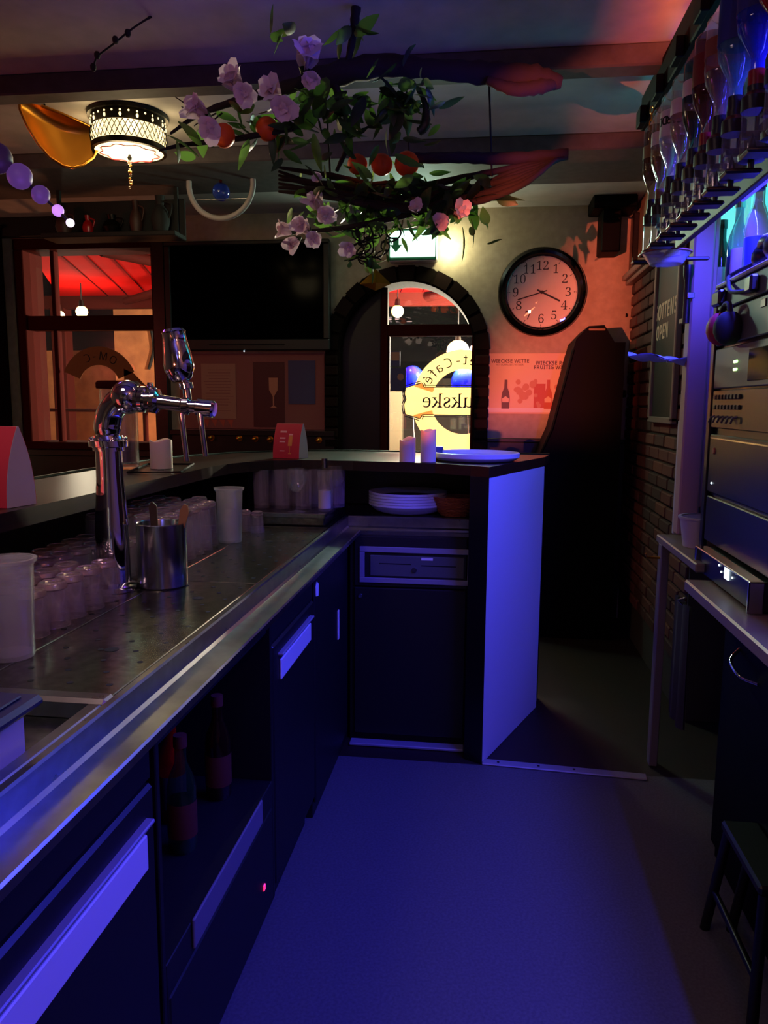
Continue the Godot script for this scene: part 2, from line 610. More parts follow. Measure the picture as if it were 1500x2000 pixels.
func room_shell() -> void:
	struct("floor", span(Vector3(-0.6, -0.12, -2.80), Vector3(1.2, 0, 3.3), 0.0), M.vinyl_floor)
	var fb := mb()
	bspan(fb, Vector3(-3.9, -0.12, -5.3), Vector3(1.2, -0.002, -2.80), 0.0)
	bspan(fb, Vector3(-3.9, -0.12, -2.80), Vector3(-0.6, -0.002, 3.3), 0.0)
	struct("floor", fb, M.brown_floor)
	struct("ceiling", span(Vector3(-3.9, 2.55, -5.3), Vector3(1.2, 2.7, 3.3), 0.0), M.ceiling_paint)
	for z in [[-2.85, -2.945], [-3.715, -4.25], [-1.55, -1.66]]:
		struct("trim", span(Vector3(-3.8, 2.478, z[1]), Vector3(1.05, 2.55, z[0]), 0.006), M.beam_paint)
	# back wall with the window and the arched doorway left open
	var w := mb()
	bspan(w, Vector3(-3.9, 0, -5.25), Vector3(-3.18, 2.55, -5.0), 0.0)
	bspan(w, Vector3(-3.18, 0, -5.25), Vector3(-2.17, 1.03, -5.0), 0.0)
	bspan(w, Vector3(-3.18, 2.43, -5.25), Vector3(-2.17, 2.55, -5.0), 0.0)
	bspan(w, Vector3(-2.17, 0, -5.25), Vector3(ARCH_X - ARCH_R, 2.55, -5.0), 0.0)
	bspan(w, Vector3(ARCH_X + ARCH_R, 0, -5.25), Vector3(1.2, 2.55, -5.0), 0.0)
	for k in 24:
		var t0 := PI - PI * k / 24
		var t1 := PI - PI * (k + 1) / 24
		var p0 := Vector2(ARCH_X + cos(t0) * ARCH_R, ARCH_Y + sin(t0) * ARCH_R)
		var p1 := Vector2(ARCH_X + cos(t1) * ARCH_R, ARCH_Y + sin(t1) * ARCH_R)
		prism(w, PackedVector2Array([p0, p1, Vector2(p1.x, 2.55), Vector2(p0.x, 2.55)]), -0.25, Transform3D(Basis(), Vector3(0, 0, -5.0)))
	struct("wall_back", w, M.wall_paper)
	struct("wall_left", span(Vector3(-3.95, 0, -5.25), Vector3(-3.8, 2.55, 3.3), 0.0), M.wall_paper)
	struct("wall_front", span(Vector3(-3.95, 0, 3.2), Vector3(1.25, 2.55, 3.4), 0.0), M.wall_paper)
	# right wall: plaster, with a brick pier at its far end
	var wr := mb()
	bspan(wr, Vector3(1.08, 0, -5.25), Vector3(1.25, 2.55, 3.3), 0.0)
	bspan(wr, Vector3(0.868, 2.1, -5.0), Vector3(1.08, 2.55, -3.35), 0.0)
	var right := struct("wall_right", wr, M.wall_paper)
	part("mortar_bed", span(Vector3(0.872, 0, -5.0), Vector3(1.08, 2.1, -3.35), 0.0), M.mortar, right)
	var bm := box(Vector3.ZERO, Vector3(0.03, 0.054, 0.205), 0.005)
	bm.generate_normals()
	var bmesh := bm.commit()
	var hm := box(Vector3.ZERO, Vector3(0.03, 0.054, 0.098), 0.005)
	hm.generate_normals()
	var hmesh := hm.commit()
	for row in 28:
		var y := 0.25 + row * 0.0665
		var z := -4.985
		var k := 0
		while z < -3.37:
			var half := (row % 2 == 1 and k == 0) or z + 0.205 > -3.345
			var ln := 0.098 if half else 0.205
			if z + ln < -3.34:
				shared("brick", hmesh if half else bmesh, M["brick_%d" % rng.randi_range(0, 3)], right, Transform3D(Basis(), Vector3(0.872 + rng.randf_range(-0.004, 0.003), y, z + ln * 0.5)))
			z += ln + 0.012
			k += 1
	var ledge := struct("trim", span(Vector3(0.80, 2.1, -5.0), Vector3(0.92, 2.135, -3.6), 0.005), M.shelf_wood)
	part("ledge_moulding", span(Vector3(0.82, 2.075, -5.0), Vector3(0.90, 2.1, -3.6), 0.004), M.shelf_wood, ledge)
	struct("trim", span(Vector3(0.835, 2.135, -5.0), Vector3(0.868, 2.48, -4.90), 0.004), M.dark_wood)
	var br := struct("trim", span(Vector3(0.64, 2.24, -5.0), Vector3(0.75, 2.478, -4.80), 0.008), M.machine_black)
	part("bracket_cap", span(Vector3(0.58, 2.478, -5.0), Vector3(0.83, 2.55, -4.76), 0.008), M.machine_black, br)
	# dark wainscot
	var wa := struct("trim", span(Vector3(-2.17, 0, -5.0), Vector3(-0.97, 1.145, -4.965), 0.003), M.dark_wood)
	part("cap_rail", span(Vector3(-2.17, 1.14, -5.0), Vector3(-0.97, 1.175, -4.95), 0.004), M.dark_wood, wa)
	var wb := struct("trim", span(Vector3(0.012, 0, -5.0), Vector3(0.86, 1.14, -4.97), 0.003), M.dark_wood)
	part("cap_rail", span(Vector3(0.012, 1.12, -5.0), Vector3(0.86, 1.145, -4.955), 0.004), M.dark_wood, wb)
	struct("trim", span(Vector3(-2.17, 0, -5.0), Vector3(-2.085, 2.55, -4.94), 0.004), M.dark_wood)
	struct("trim", span(Vector3(-3.8, 2.43, -5.0), Vector3(-2.17, 2.55, -4.93), 0.004), M.matt_black)
	var wc := struct("trim", span(Vector3(-3.8, 0, -5.0), Vector3(-2.17, 1.03, -4.965), 0.003), M.dark_wood)
	part("cap_rail", span(Vector3(-3.8, 0.99, -5.0), Vector3(-2.17, 1.03, -4.945), 0.004), M.dark_wood, wc)
	var cu := thing("curtain", "dark drape added to blacken the wall beside the left window", "curtain", Vector3(-3.46, 1.04, -4.90))  # added cloth, only there to darken this stretch of wall
	var cs := mb()
	cs.set_smooth_group(0)
	for i in 40:
		for side in [0.0, 0.012]:
			var q := []
			for e in [[i, 0], [i + 1, 0], [i + 1, 1], [i, 1]]:
				q.append(Vector3(-0.32 + e[0] * 0.0148, e[1] * 1.44, 0.025 * sin(e[0] * 0.9) + side))
			quad(cs, q[0], q[1], q[2], q[3], Vector3(0, 0, 1 if side > 0 else -1))
	part("cloth", cs, mat("added_drape_cloth", Color(0.05, 0.02, 0.025), 0.9, 0.0, 0.1), cu)
	part("rod", tubed([Vector3(-0.33, 1.445, 0.006), Vector3(0.30, 1.445, 0.006)], [0.012], 8), M.dark_bronze, cu)
	# brick arch round the door
	var ar := struct("trim", mb_arch_core(), M.arch_brick_2)
	var vst := mb()
	prism(vst, PackedVector2Array([Vector2(-0.043, -0.045), Vector2(0.043, -0.052), Vector2(0.043, 0.052), Vector2(-0.043, 0.045)]), 0.035)
	vst.generate_normals()
	var vm := vst.commit()
	for k in 13:
		var t := PI * (k + 0.5) / 13
		var p := Vector3(ARCH_X + cos(t) * (ARCH_R + 0.045), ARCH_Y + sin(t) * (ARCH_R + 0.045), -5.0)
		shared("arch_brick", vm, M["arch_brick_%d" % (k % 3)], ar, Transform3D(Basis(Vector3.BACK, t), p))
	var jm := box(Vector3.ZERO, Vector3(0.086, 0.056, 0.06), 0.005)
	jm.generate_normals()
	var jmesh := jm.commit()
	for s in [-1.0, 1.0]:
		for k in 25:
			shared("arch_brick", jmesh, M["arch_brick_%d" % ((k * 2 + (1 if s > 0 else 0)) % 3)], ar, Transform3D(Basis(), Vector3(ARCH_X + s * (ARCH_R + 0.045), 0.035 + k * 0.0665, -4.995)))
	# metal strip where the floor changes
	var strip := Node3D.new()
	put_child(strip, "trim", self)
	strip.set_meta("kind", "structure")
	strip.transform = Transform3D(Basis(Vector3.UP, deg_to_rad(-3.8)), Vector3(0.318, 0, -2.80))
	part("strip", box(Vector3(0, 0.004, 0), Vector3(0.60, 0.008, 0.045), 0.003), M.dull_alloy, strip)
	for x in [-0.24, -0.09, 0.04]:
		part("screw", lathed([Vector2(0.006, 0.006), Vector2(0.005, 0.0095), Vector2(0, 0.0095)], 10, Transform3D(Basis(), Vector3(x, 0, 0))), M.hole_black, strip)
	window_left()
	door_arched()


func mb_arch_core() -> SurfaceTool:
	var st := mb()
	annulus(st, Vector3(ARCH_X, ARCH_Y, -5.255), ARCH_R - 0.008, ARCH_R + 0.086, 0, 180, 0.27)
	for s in [-1.0, 1.0]:
		bx(st, Vector3(ARCH_X + s * (ARCH_R + 0.039), ARCH_Y * 0.5, -5.12), Vector3(0.094, ARCH_Y, 0.27), 0.0)
	return st


func window_left() -> void:
	var m: Material = M.red_brown_wood
	var z := -5.10
	var f := struct("window_1", span(Vector3(-3.18, 2.36, z - 0.16), Vector3(-2.17, 2.43, z + 0.08), 0.005), m)
	part("window_frame", span(Vector3(-3.18, 1.03, z - 0.16), Vector3(-3.11, 2.36, z + 0.08), 0.005), m, f)
	part("window_frame", span(Vector3(-2.21, 1.03, z - 0.16), Vector3(-2.17, 2.36, z + 0.08), 0.005), m, f)
	part("window_sill", span(Vector3(-3.18, 1.03, z - 0.16), Vector3(-2.17, 1.08, z + 0.12), 0.005), m, f)
	part("transom", span(Vector3(-3.11, 1.835, z - 0.04), Vector3(-2.21, 1.93, z + 0.06), 0.005), m, f)
	part("mullion", span(Vector3(-2.945, 1.08, z - 0.03), Vector3(-2.915, 1.835, z + 0.03), 0.004), m, f)
	part("mullion", span(Vector3(-2.945, 1.93, z - 0.03), Vector3(-2.915, 2.36, z + 0.03), 0.004), m, f)
	for r in [[-3.11, -2.945, 1.08, 1.835], [-2.915, -2.21, 1.08, 1.835], [-3.11, -2.945, 1.93, 2.36], [-2.915, -2.21, 1.93, 2.36]]:
		part("pane", span(Vector3(r[0], r[2], z - 0.003), Vector3(r[1], r[3], z), 0.0), M.window_glass, f)
	# translucent lettering stuck to the pane, read from outside
	var st := mb()
	annulus(st, Vector3(-2.64, 1.455, z + 0.002), 0.15, 0.275, 22, 158, 0.001)
	prism(st, PackedVector2Array([Vector2(-2.46, 1.58), Vector2(-2.39, 1.55), Vector2(-2.30, 1.46), Vector2(-2.35, 1.475), Vector2(-2.385, 1.43), Vector2(-2.46, 1.50)]), 0.001, Transform3D(Basis(), Vector3(0, 0, z + 0.002)))
	var d := tag(part("window_decal", st, M.decal_tan, self), "tan arch-shaped lettering sticker on the left window pane", "sticker")
	var a := [[112.0, "C"], [98.0, "-"], [80.0, "M"], [60.0, "O"]]
	for l in a:
		var t := deg_to_rad(l[0])
		word("letter", l[1], 0.055, M.ink, d, Transform3D(Basis(Vector3.BACK, t - PI / 2) * Basis(Vector3.UP, PI), Vector3(-2.64 + cos(t) * 0.212, 1.455 + sin(t) * 0.212, z + 0.0045)))


func door_arched() -> void:
	var m: Material = M.red_brown_wood
	var z := -5.12
	var f := struct("door_1", span(Vector3(-0.69, 0, z - 0.03), Vector3(-0.645, 2.13, z + 0.04), 0.005), m)
	part("side_panel", span(Vector3(-0.95, 0, z - 0.03), Vector3(-0.69, 2.13, z + 0.02), 0.004), M.dark_wood, f)
	part("transom", span(Vector3(-0.645, 1.79, z - 0.03), Vector3(-0.05, 1.862, z + 0.04), 0.005), m, f)
	part("stile", span(Vector3(-0.10, 0, z - 0.03), Vector3(-0.05, 2.13, z + 0.03), 0.005), m, f)
	part("bottom_panel", span(Vector3(-0.645, 0, z - 0.02), Vector3(-0.10, 0.98, z + 0.02), 0.005), M.dark_wood, f)
	part("stile", span(Vector3(-0.645, 0.98, z - 0.02), Vector3(-0.632, 1.79, z + 0.02), 0.003), m, f)
	part("pane", span(Vector3(-0.632, 0.98, z - 0.003), Vector3(-0.10, 1.79, z), 0.0), M.window_glass, f)
	part("pane", span(Vector3(-0.645, 1.862, z - 0.003), Vector3(-0.10, 2.13, z), 0.0), M.window_glass, f)
	part("threshold", span(Vector3(-0.95, -0.002, z - 0.06), Vector3(-0.05, 0.02, z + 0.06), 0.004), M.dark_wood, f)
	# round decal with a banner, facing the street
	var ban := PackedVector2Array([Vector2(0.11, 1.462), Vector2(-0.405, 1.462), Vector2(-0.42, 1.49), Vector2(-0.525, 1.458), Vector2(-0.53, 1.42), Vector2(-0.52, 1.385), Vector2(-0.535, 1.35), Vector2(-0.525, 1.29), Vector2(-0.43, 1.262), Vector2(-0.415, 1.288), Vector2(0.11, 1.288)])
	var d := tag(part("door_decal", prismed(ban, 0.001, Transform3D(Basis(), Vector3(0, 0, z + 0.004))), M.decal, self), "round cream door sticker with a banner, lettered to read from the street", "sticker")
	for a in [[17, 163], [195, 345]]:
		var st := mb()
		annulus(st, Vector3(-0.149, 1.37, z + 0.002), 0.208, 0.335, a[0], a[1], 0.001, 40)
		part("ring_arc", st, M.decal, d)
	var ln := mb()
	for k in ban.size() - 1:
		var p := ban[k]
		var q := ban[k + 1]
		var n := (q - p).normalized().orthogonal() * 0.005
		for off in [0.0, 2.4]:
			var o: Vector2 = n * off
			prism(ln, PackedVector2Array([p + o, q + o, q + o + n * 1.1, p + o + n * 1.1]), 0.0006, Transform3D(Basis(), Vector3(0, 0, z + 0.0052)))
	part("outline", ln, M.ink_navy, d)
	for l in [[148.0, "é"], [137.0, "f"], [126.5, "a"], [112.0, "C"], [98.0, "-"], [88.0, "t"], [77.0, "e"], [65.0, "E"]]:
		var t := deg_to_rad(l[0])
		word("letter", l[1], 0.062, M.ink, d, Transform3D(Basis(Vector3.BACK, t - PI / 2) * Basis(Vector3.UP, PI), Vector3(-0.149 + cos(t) * 0.27, 1.37 + sin(t) * 0.27, z + 0.0045)))
	word("lettering", "eukske", 0.087, M.ink_navy, d, Transform3D(Basis(Vector3.UP, PI), Vector3(-0.215, 1.375, z + 0.0065)), true)
	var n1 := tag(part("notice", span(Vector3(-0.628, 1.60, z + 0.001), Vector3(-0.565, 1.695, z + 0.003), 0.0), M.poster_blue, self), "small square notice stuck on the door glass, above the dark one", "notice")
	part("print", span(Vector3(-0.623, 1.635, z + 0.003), Vector3(-0.57, 1.69, z + 0.0035), 0.0), M.poster_sheet, n1)
	var n2 := tag(part("notice", span(Vector3(-0.628, 1.44, z + 0.001), Vector3(-0.525, 1.585, z + 0.003), 0.0), M.poster_blue, self), "dark blue notice with a small emblem on the door glass", "notice")
	part("emblem", lathed([Vector2(0, 0), Vector2(0.022, 0), Vector2(0.022, 0.0006), Vector2(0, 0.0006)], 16, Transform3D(Basis(Vector3.RIGHT, PI / 2), Vector3(-0.56, 1.53, z + 0.0031))), M.poster_sheet, n2)


func outdoors() -> void:
	struct("pavement", span(Vector3(-9, -0.15, -14), Vector3(5, -0.02, -5.25), 0.0), M.paving)
	var tw := mb()
	bspan(tw, Vector3(-4.45, 0, -9.3), Vector3(-2.6, 3.2, -9.0), 0.0)
	bspan(tw, Vector3(-9, 0, -9.6), Vector3(-4.45, 2.0, -9.4), 0.0)
	struct("street_wall", tw, M.outdoor_plaster)
	var tw2 := mb()
	bspan(tw2, Vector3(-1.6, 0, -12.3), Vector3(3, 1.75, -12.0), 0.0)
	struct("street_wall", tw2, M.paving)
	var aw := thing("awning", "red striped awning stretched over the terrace outside", "awning", Vector3.ZERO)
	part("canopy", plan(PackedVector2Array([Vector2(-3.28, -5.32), Vector2(1.6, -5.32), Vector2(1.6, -7.9), Vector2(-4.5, -7.9)]), 2.46, 2.475), M.awning_red, aw)
	for k in 26:
		var x := -3.1 + k * 0.19
		part("seam", tubed([Vector3(x, 2.457, -5.34), Vector3(x - 0.85 + 0.03 * k, 2.457, -7.88)], [0.006], 5), M.awning_seam, aw)
	part("front_bar", span(Vector3(-4.7, 2.33, -8.0), Vector3(1.7, 2.47, -7.9), 0.01), M.red_brown_wood, aw)
	for s in [[-2.72, -5.36, -2.2, -6.35], [-2.2, -6.35, -3.75, -7.88], [-0.4, -5.36, 0.5, -6.4], [0.5, -6.4, -0.6, -7.88]]:
		part("folding_arm", tubed([Vector3(s[0], 2.41, s[1]), Vector3(s[2], 2.40, s[3])], [0.04], 8), M.red_brown_wood, aw)
	var post := tag(part("terrace_post", span(Vector3(-4.62, -0.02, -8.05), Vector3(-4.45, 2.4, -7.9), 0.01), M.red_brown_wood, self), "dark wooden post at the outer corner of the red awning", "post")
	part("post_foot", span(Vector3(-4.66, -0.02, -8.09), Vector3(-4.41, 0.08, -7.86), 0.01), M.red_brown_wood, post)
	var lamps := [[Vector3(-3.77, 2.19, -7.0), "round terrace bulb glowing through the upper left window pane", 0.5], [Vector3(-4.0, 2.15, -7.0), "terrace bulb half hidden behind the window transom", 0.4], [Vector3(-0.80, 2.17, -7.0), "terrace bulb glowing in the glass above the door", 0.8], [Vector3(-0.26, 1.82, -7.0), "large street lamp blazing just over the door sticker", 20.0], [Vector3(-0.09, 1.83, -7.0), "second street lamp close to the right arch jamb", 12.0]]
	for l in lamps:
		var big: bool = l[2] > 1.8
		var t := thing("street_lamp" if big else "terrace_lamp", l[1], "lamp", l[0])
		var r: float = (0.10 if l[2] > 15.0 else 0.065) if big else 0.055
		var st := mb()
		ball(st, Vector3.ZERO, r, 16)
		part("bulb", st, M.bulb_glow, t)
		part("socket", lathed([Vector2(0, r - 0.015), Vector2(0.028, r - 0.015), Vector2(0.02, r + 0.05), Vector2(0, r + 0.05)], 12), M.dark_bronze, t)
		part("cord", tubed([Vector3(0, r + 0.04, 0), Vector3(0, 2.45 - l[0].y, 0)], [0.006], 6), M.matt_black, t)
		omni(Vector3.ZERO, Color(1.0, 0.95, 0.82), l[2], r * 0.7, t)
	var up := thing("terrace_uplight", "unseen amber floor lamp below the window, placed to light the awning", "lamp", Vector3(-3.3, 0, -6.9))  # out of view, placed to light awning and street wall from below
	part("housing", lathed([Vector2(0, 0), Vector2(0.12, 0), Vector2(0.1, 0.2), Vector2(0, 0.2)], 20), M.dark_bronze, up)
	var dome := mb()
	ball(dome, Vector3(0, 0.24, 0), 0.09, 16)
	part("bulb", dome, M.bulb_glow, up)
	omni(Vector3(0, 0.24, 0), Color(1.0, 0.56, 0.34), 1.4, 0.07, up)
	for b in [[Vector3(-0.68, 1.585, -7.2), 0.11, "blue ball added for a light reflection left of the round door sticker"], [Vector3(-0.17, 1.545, -7.1), 0.15, "blue ball added for a light reflection in the hole of the round door sticker"]]:
		var t := thing("balloon", b[2], "balloon", b[0])  # added ball with knot and string, stands in for blue LED reflections
		var st := mb()
		ball(st, Vector3.ZERO, b[1], 24, 1.1)
		part("skin", st, M.reflection_blue, t)
		part("knot", lathed([Vector2(0, 0), Vector2(0.015, -0.0), Vector2(0.004, 0.03), Vector2(0, 0.03)], 10, Transform3D(Basis(), Vector3(0, -b[1] * 1.1 - 0.02, 0))), M.reflection_blue, t)
		part("string", tubed([Vector3(0, -b[1] * 1.1, 0), Vector3(0.03, -b[1] * 1.1 - 0.5, 0.02), Vector3(0, -b[0].y - 0.02, 0)], [0.003], 5), M.paper_white, t)
	var rail := thing("terrace_railing", "terrace railing with a bollard behind the lower left window", "railing", Vector3(-4.2, 0, -6.6))
	part("rail", tubed([Vector3(-0.35, 1.28, 0), Vector3(1.4, 1.28, 0)], [0.015], 8), M.red_brown_wood, rail)
	for x in [-0.1, 1.2]:
		part("post", tubed([Vector3(x, -0.02, 0), Vector3(x, 1.28, 0)], [0.025], 8), M.red_brown_wood, rail)
	for x in [-0.22, -0.06]:
		var st := mb()
		ball(st, Vector3(x, 1.33, 0.02), 0.05, 14)
		part("knob", st, M.poster_orange, rail)
	var board := thing("menu_board", "dark board leaning on the lit terrace wall outside", "board", Vector3(-3.25, 0.0, -8.9))
	part("frame", box(Vector3(0, 0.86, 0), Vector3(0.42, 1.7, 0.05), 0.01), M.matt_black, board)
	part("panel", box(Vector3(0, 0.86, 0.027), Vector3(0.36, 1.6, 0.006), 0.002), M.cabinet_black, board)
	for k in 2:
		var x := -4.0 + k * 0.36
		tag(part("hanging_cable", tubed(curve_pts([Vector3(x, 2.35, -8.984), Vector3(x + 0.05, 2.0, -8.984), Vector3(x - 0.02, 1.75, -8.984), Vector3(x + 0.08, 2.1, -8.984), Vector3(x + 0.06, 2.35, -8.984)], 6), [0.016], 6), M.matt_black, self), ["looped cable hanging on the lit terrace wall, left one", "looped cable hanging on the lit terrace wall, right one"][k], "cable")
	var col := thing("stone_column", "pale lit column outside behind the left part of the door glass", "column", Vector3(-0.95, 0, -8.2))
	part("shaft", box(Vector3(0, 0.75, 0), Vector3(0.16, 1.5, 0.16), 0.01), M.column_stone, col)
	part("capital", box(Vector3(0, 1.53, 0), Vector3(0.24, 0.07, 0.24), 0.012), M.column_stone, col)


# ---------------------------------------------------------------- the bar
func bar_body() -> void:
	var t := thing("bar_counter", "dark lacquered bar counter curving round the far corner", "bar counter")
	var inner := [Vector2(-0.95, 1.6), Vector2(-0.95, -2.62), Vector2(-0.935, -2.74), Vector2(-0.89, -2.86), Vector2(-0.82, -2.95), Vector2(-0.72, -3.0), Vector2(-0.513, -3.0), Vector2(-0.187, -2.94), Vector2(-0.05, -2.855), Vector2(0.016, -2.80)]
	var outer := [Vector2(0.259, -3.41), Vector2(0.29, -3.58), Vector2(-0.6, -3.63), Vector2(-0.9, -3.55), Vector2(-1.12, -3.36), Vector2(-1.25, -3.08), Vector2(-1.29, -2.8), Vector2(-1.29, 1.6)]
	part("bar_top", plan(PackedVector2Array(inner + outer), 1.092, 1.13), M.bar_top_wood, t)
	var rail := []
	for p in outer.slice(1):
		rail.append(Vector3(p.x, 1.128, p.y))
	part("edge_rail", tubed(rail, [0.009], 8), M.dark_bronze, t)
	var fr := mb()
	bspan(fr, Vector3(-1.26, 0, -2.8), Vector3(-1.21, 1.092, 1.6), 0.0)
	prism(fr, PackedVector2Array([Vector2(-1.26, -2.8), Vector2(-1.21, -3.08), Vector2(-1.08, -3.32), Vector2(-0.88, -3.5), Vector2(-0.6, -3.57), Vector2(0.27, -3.53), Vector2(0.26, -3.46), Vector2(-0.6, -3.51), Vector2(-0.85, -3.45), Vector2(-1.03, -3.28), Vector2(-1.15, -3.05), Vector2(-1.21, -2.8)]), 1.092, Transform3D(Basis(Vector3(1, 0, 0), Vector3(0, 0, 1), Vector3(0, 1, 0)), Vector3.ZERO))
	part("front", fr, M.dark_wood, t)
	part("end_panel", plan(PackedVector2Array([Vector2(0.018, -2.815), Vector2(0.257, -3.41), Vector2(0.22, -3.45), Vector2(-0.02, -2.86)]), 0.0, 1.09), M.panel_white, t)
	part("corner_post", plan(PackedVector2Array([Vector2(-0.052, -2.98), Vector2(-0.052, -2.845), Vector2(0.017, -2.806), Vector2(0.018, -2.84), Vector2(-0.02, -2.98)]), 0.0, 1.092), M.plastic_black, t)
	part("upstand", span(Vector3(-1.1, 0.905, -3.46), Vector3(-0.02, 1.092, -3.43), 0.003), M.dark_wood, t)


func steel_top() -> void:
	var t := thing("steel_counter", "brushed steel work top with drain plates running along the bar", "work top")
	var st: Material = M.brushed_steel
	# folded front edge: ledge, upright and rounded lip
	var prof := PackedVector2Array([Vector2(-0.478, 0.845), Vector2(-0.478, 0.858), Vector2(-0.481, 0.8615), Vector2(-0.533, 0.863), Vector2(-0.5385, 0.868), Vector2(-0.5385, 0.903), Vector2(-0.541, 0.907), Vector2(-0.552, 0.907), Vector2(-0.556, 0.903), Vector2(-0.556, 0.845)])
	part("front_edge", prismed(prof, 3.63, Transform3D(Basis(), Vector3(0, 0, -3.03))), st, t)
	var prof2 := PackedVector2Array([Vector2(0.0, 0.845), Vector2(0.0, 0.858), Vector2(-0.003, 0.8615), Vector2(-0.055, 0.863), Vector2(-0.06, 0.868), Vector2(-0.06, 0.903), Vector2(-0.063, 0.907), Vector2(-0.075, 0.907), Vector2(-0.08, 0.845)])
	# local x points along +z, local z along x
	part("return_edge", prismed(prof2, 0.49, Transform3D(Basis(Vector3(0, 0, 1), Vector3(0, 1, 0), Vector3(-1, 0, 0)), Vector3(-0.048, 0, -2.97))), st, t)
	part("return_top", span(Vector3(-0.56, 0.885, -3.43), Vector3(-0.048, 0.9035, -3.045), 0.001), M.drain_steel, t)
	part("return_top", span(Vector3(-1.2, 0.885, -3.43), Vector3(-0.562, 0.9035, -2.74), 0.001), M.drain_steel, t)
	part("channel", span(Vector3(-0.563, 0.86, -3.0), Vector3(-0.556, 0.89, 0.6), 0.0005), M.hole_black, t)
	for r in [[-0.803, -0.564, -1.853, -1.085], [-0.803, -0.564, -2.735, -1.858], [-1.2, -0.807, -1.853, -1.085], [-1.2, -0.807, -2.735, -1.858]]:
		part("drain_plate", span(Vector3(r[0], 0.885, r[2]), Vector3(r[1], 0.9, r[3]), 0.0015), M.drain_steel, t)
	part("joint_strip", span(Vector3(-0.8065, 0.885, -2.735), Vector3(-0.8035, 0.9012, -1.0), 0.0008), M.satin_steel, t)
	# lower tray with its rim
	part("lower_tray", span(Vector3(-1.2, 0.855, -1.05), Vector3(-0.575, 0.875, 0.6), 0.002), M.drain_steel, t)
	var rim := mb()
	bspan(rim, Vector3(-1.2, 0.87, -1.085), Vector3(-0.556, 0.906, -1.05), 0.006)
	bspan(rim, Vector3(-0.585, 0.87, -1.05), Vector3(-0.558, 0.902, 0.6), 0.005)
	part("tray_rim", rim, st, t)
	var holes := mb()
	for i in 9:
		for j in 28:
			var x := -0.59 - i * 0.068 + (0.034 if j % 2 else 0.0)
			var z := -1.13 - j * 0.056
			if x > -0.575 or absf(x + 0.805) < 0.012 or absf(z + 1.855) < 0.012 or z < -2.72:
				continue
			var r := 0.0055
			lathe(holes, [Vector2(r, 0.896), Vector2(r, 0.9004), Vector2(0, 0.9004)], 8, Transform3D(Basis(), Vector3(x, 0, z)))
	for p in [Vector2(-0.672, -1.30), Vector2(-0.655, -1.69), Vector2(-0.70, -2.45)]:
		lathe(holes, [Vector2(0.013, 0.896), Vector2(0.013, 0.9006), Vector2(0, 0.9006)], 14, Transform3D(Basis(), Vector3(p.x, 0, p.y)))
	for j in 14:
		for i in 5:
			lathe(holes, [Vector2(0.006, 0.872), Vector2(0.006, 0.8754), Vector2(0, 0.8754)], 8, Transform3D(Basis(), Vector3(-0.61 - i * 0.055 + (0.027 if j % 2 else 0.0), 0, -1.0 + j * 0.06)))
	stuff(part("drain_hole", holes, M.hole_black, t))


func fridge_handle(t: Node3D, z0: float, z1: float, y0: float, y1: float) -> void:
	part("handle_plate", span(Vector3(-0.522, y0, z0), Vector3(-0.516, y1, z1), 0.002), M.plastic_white, t)
	part("handle_lip", span(Vector3(-0.525, y1 + 0.014, z0 - 0.012), Vector3(-0.508, y1 + 0.021, z1 + 0.012), 0.002), M.dull_alloy, t)


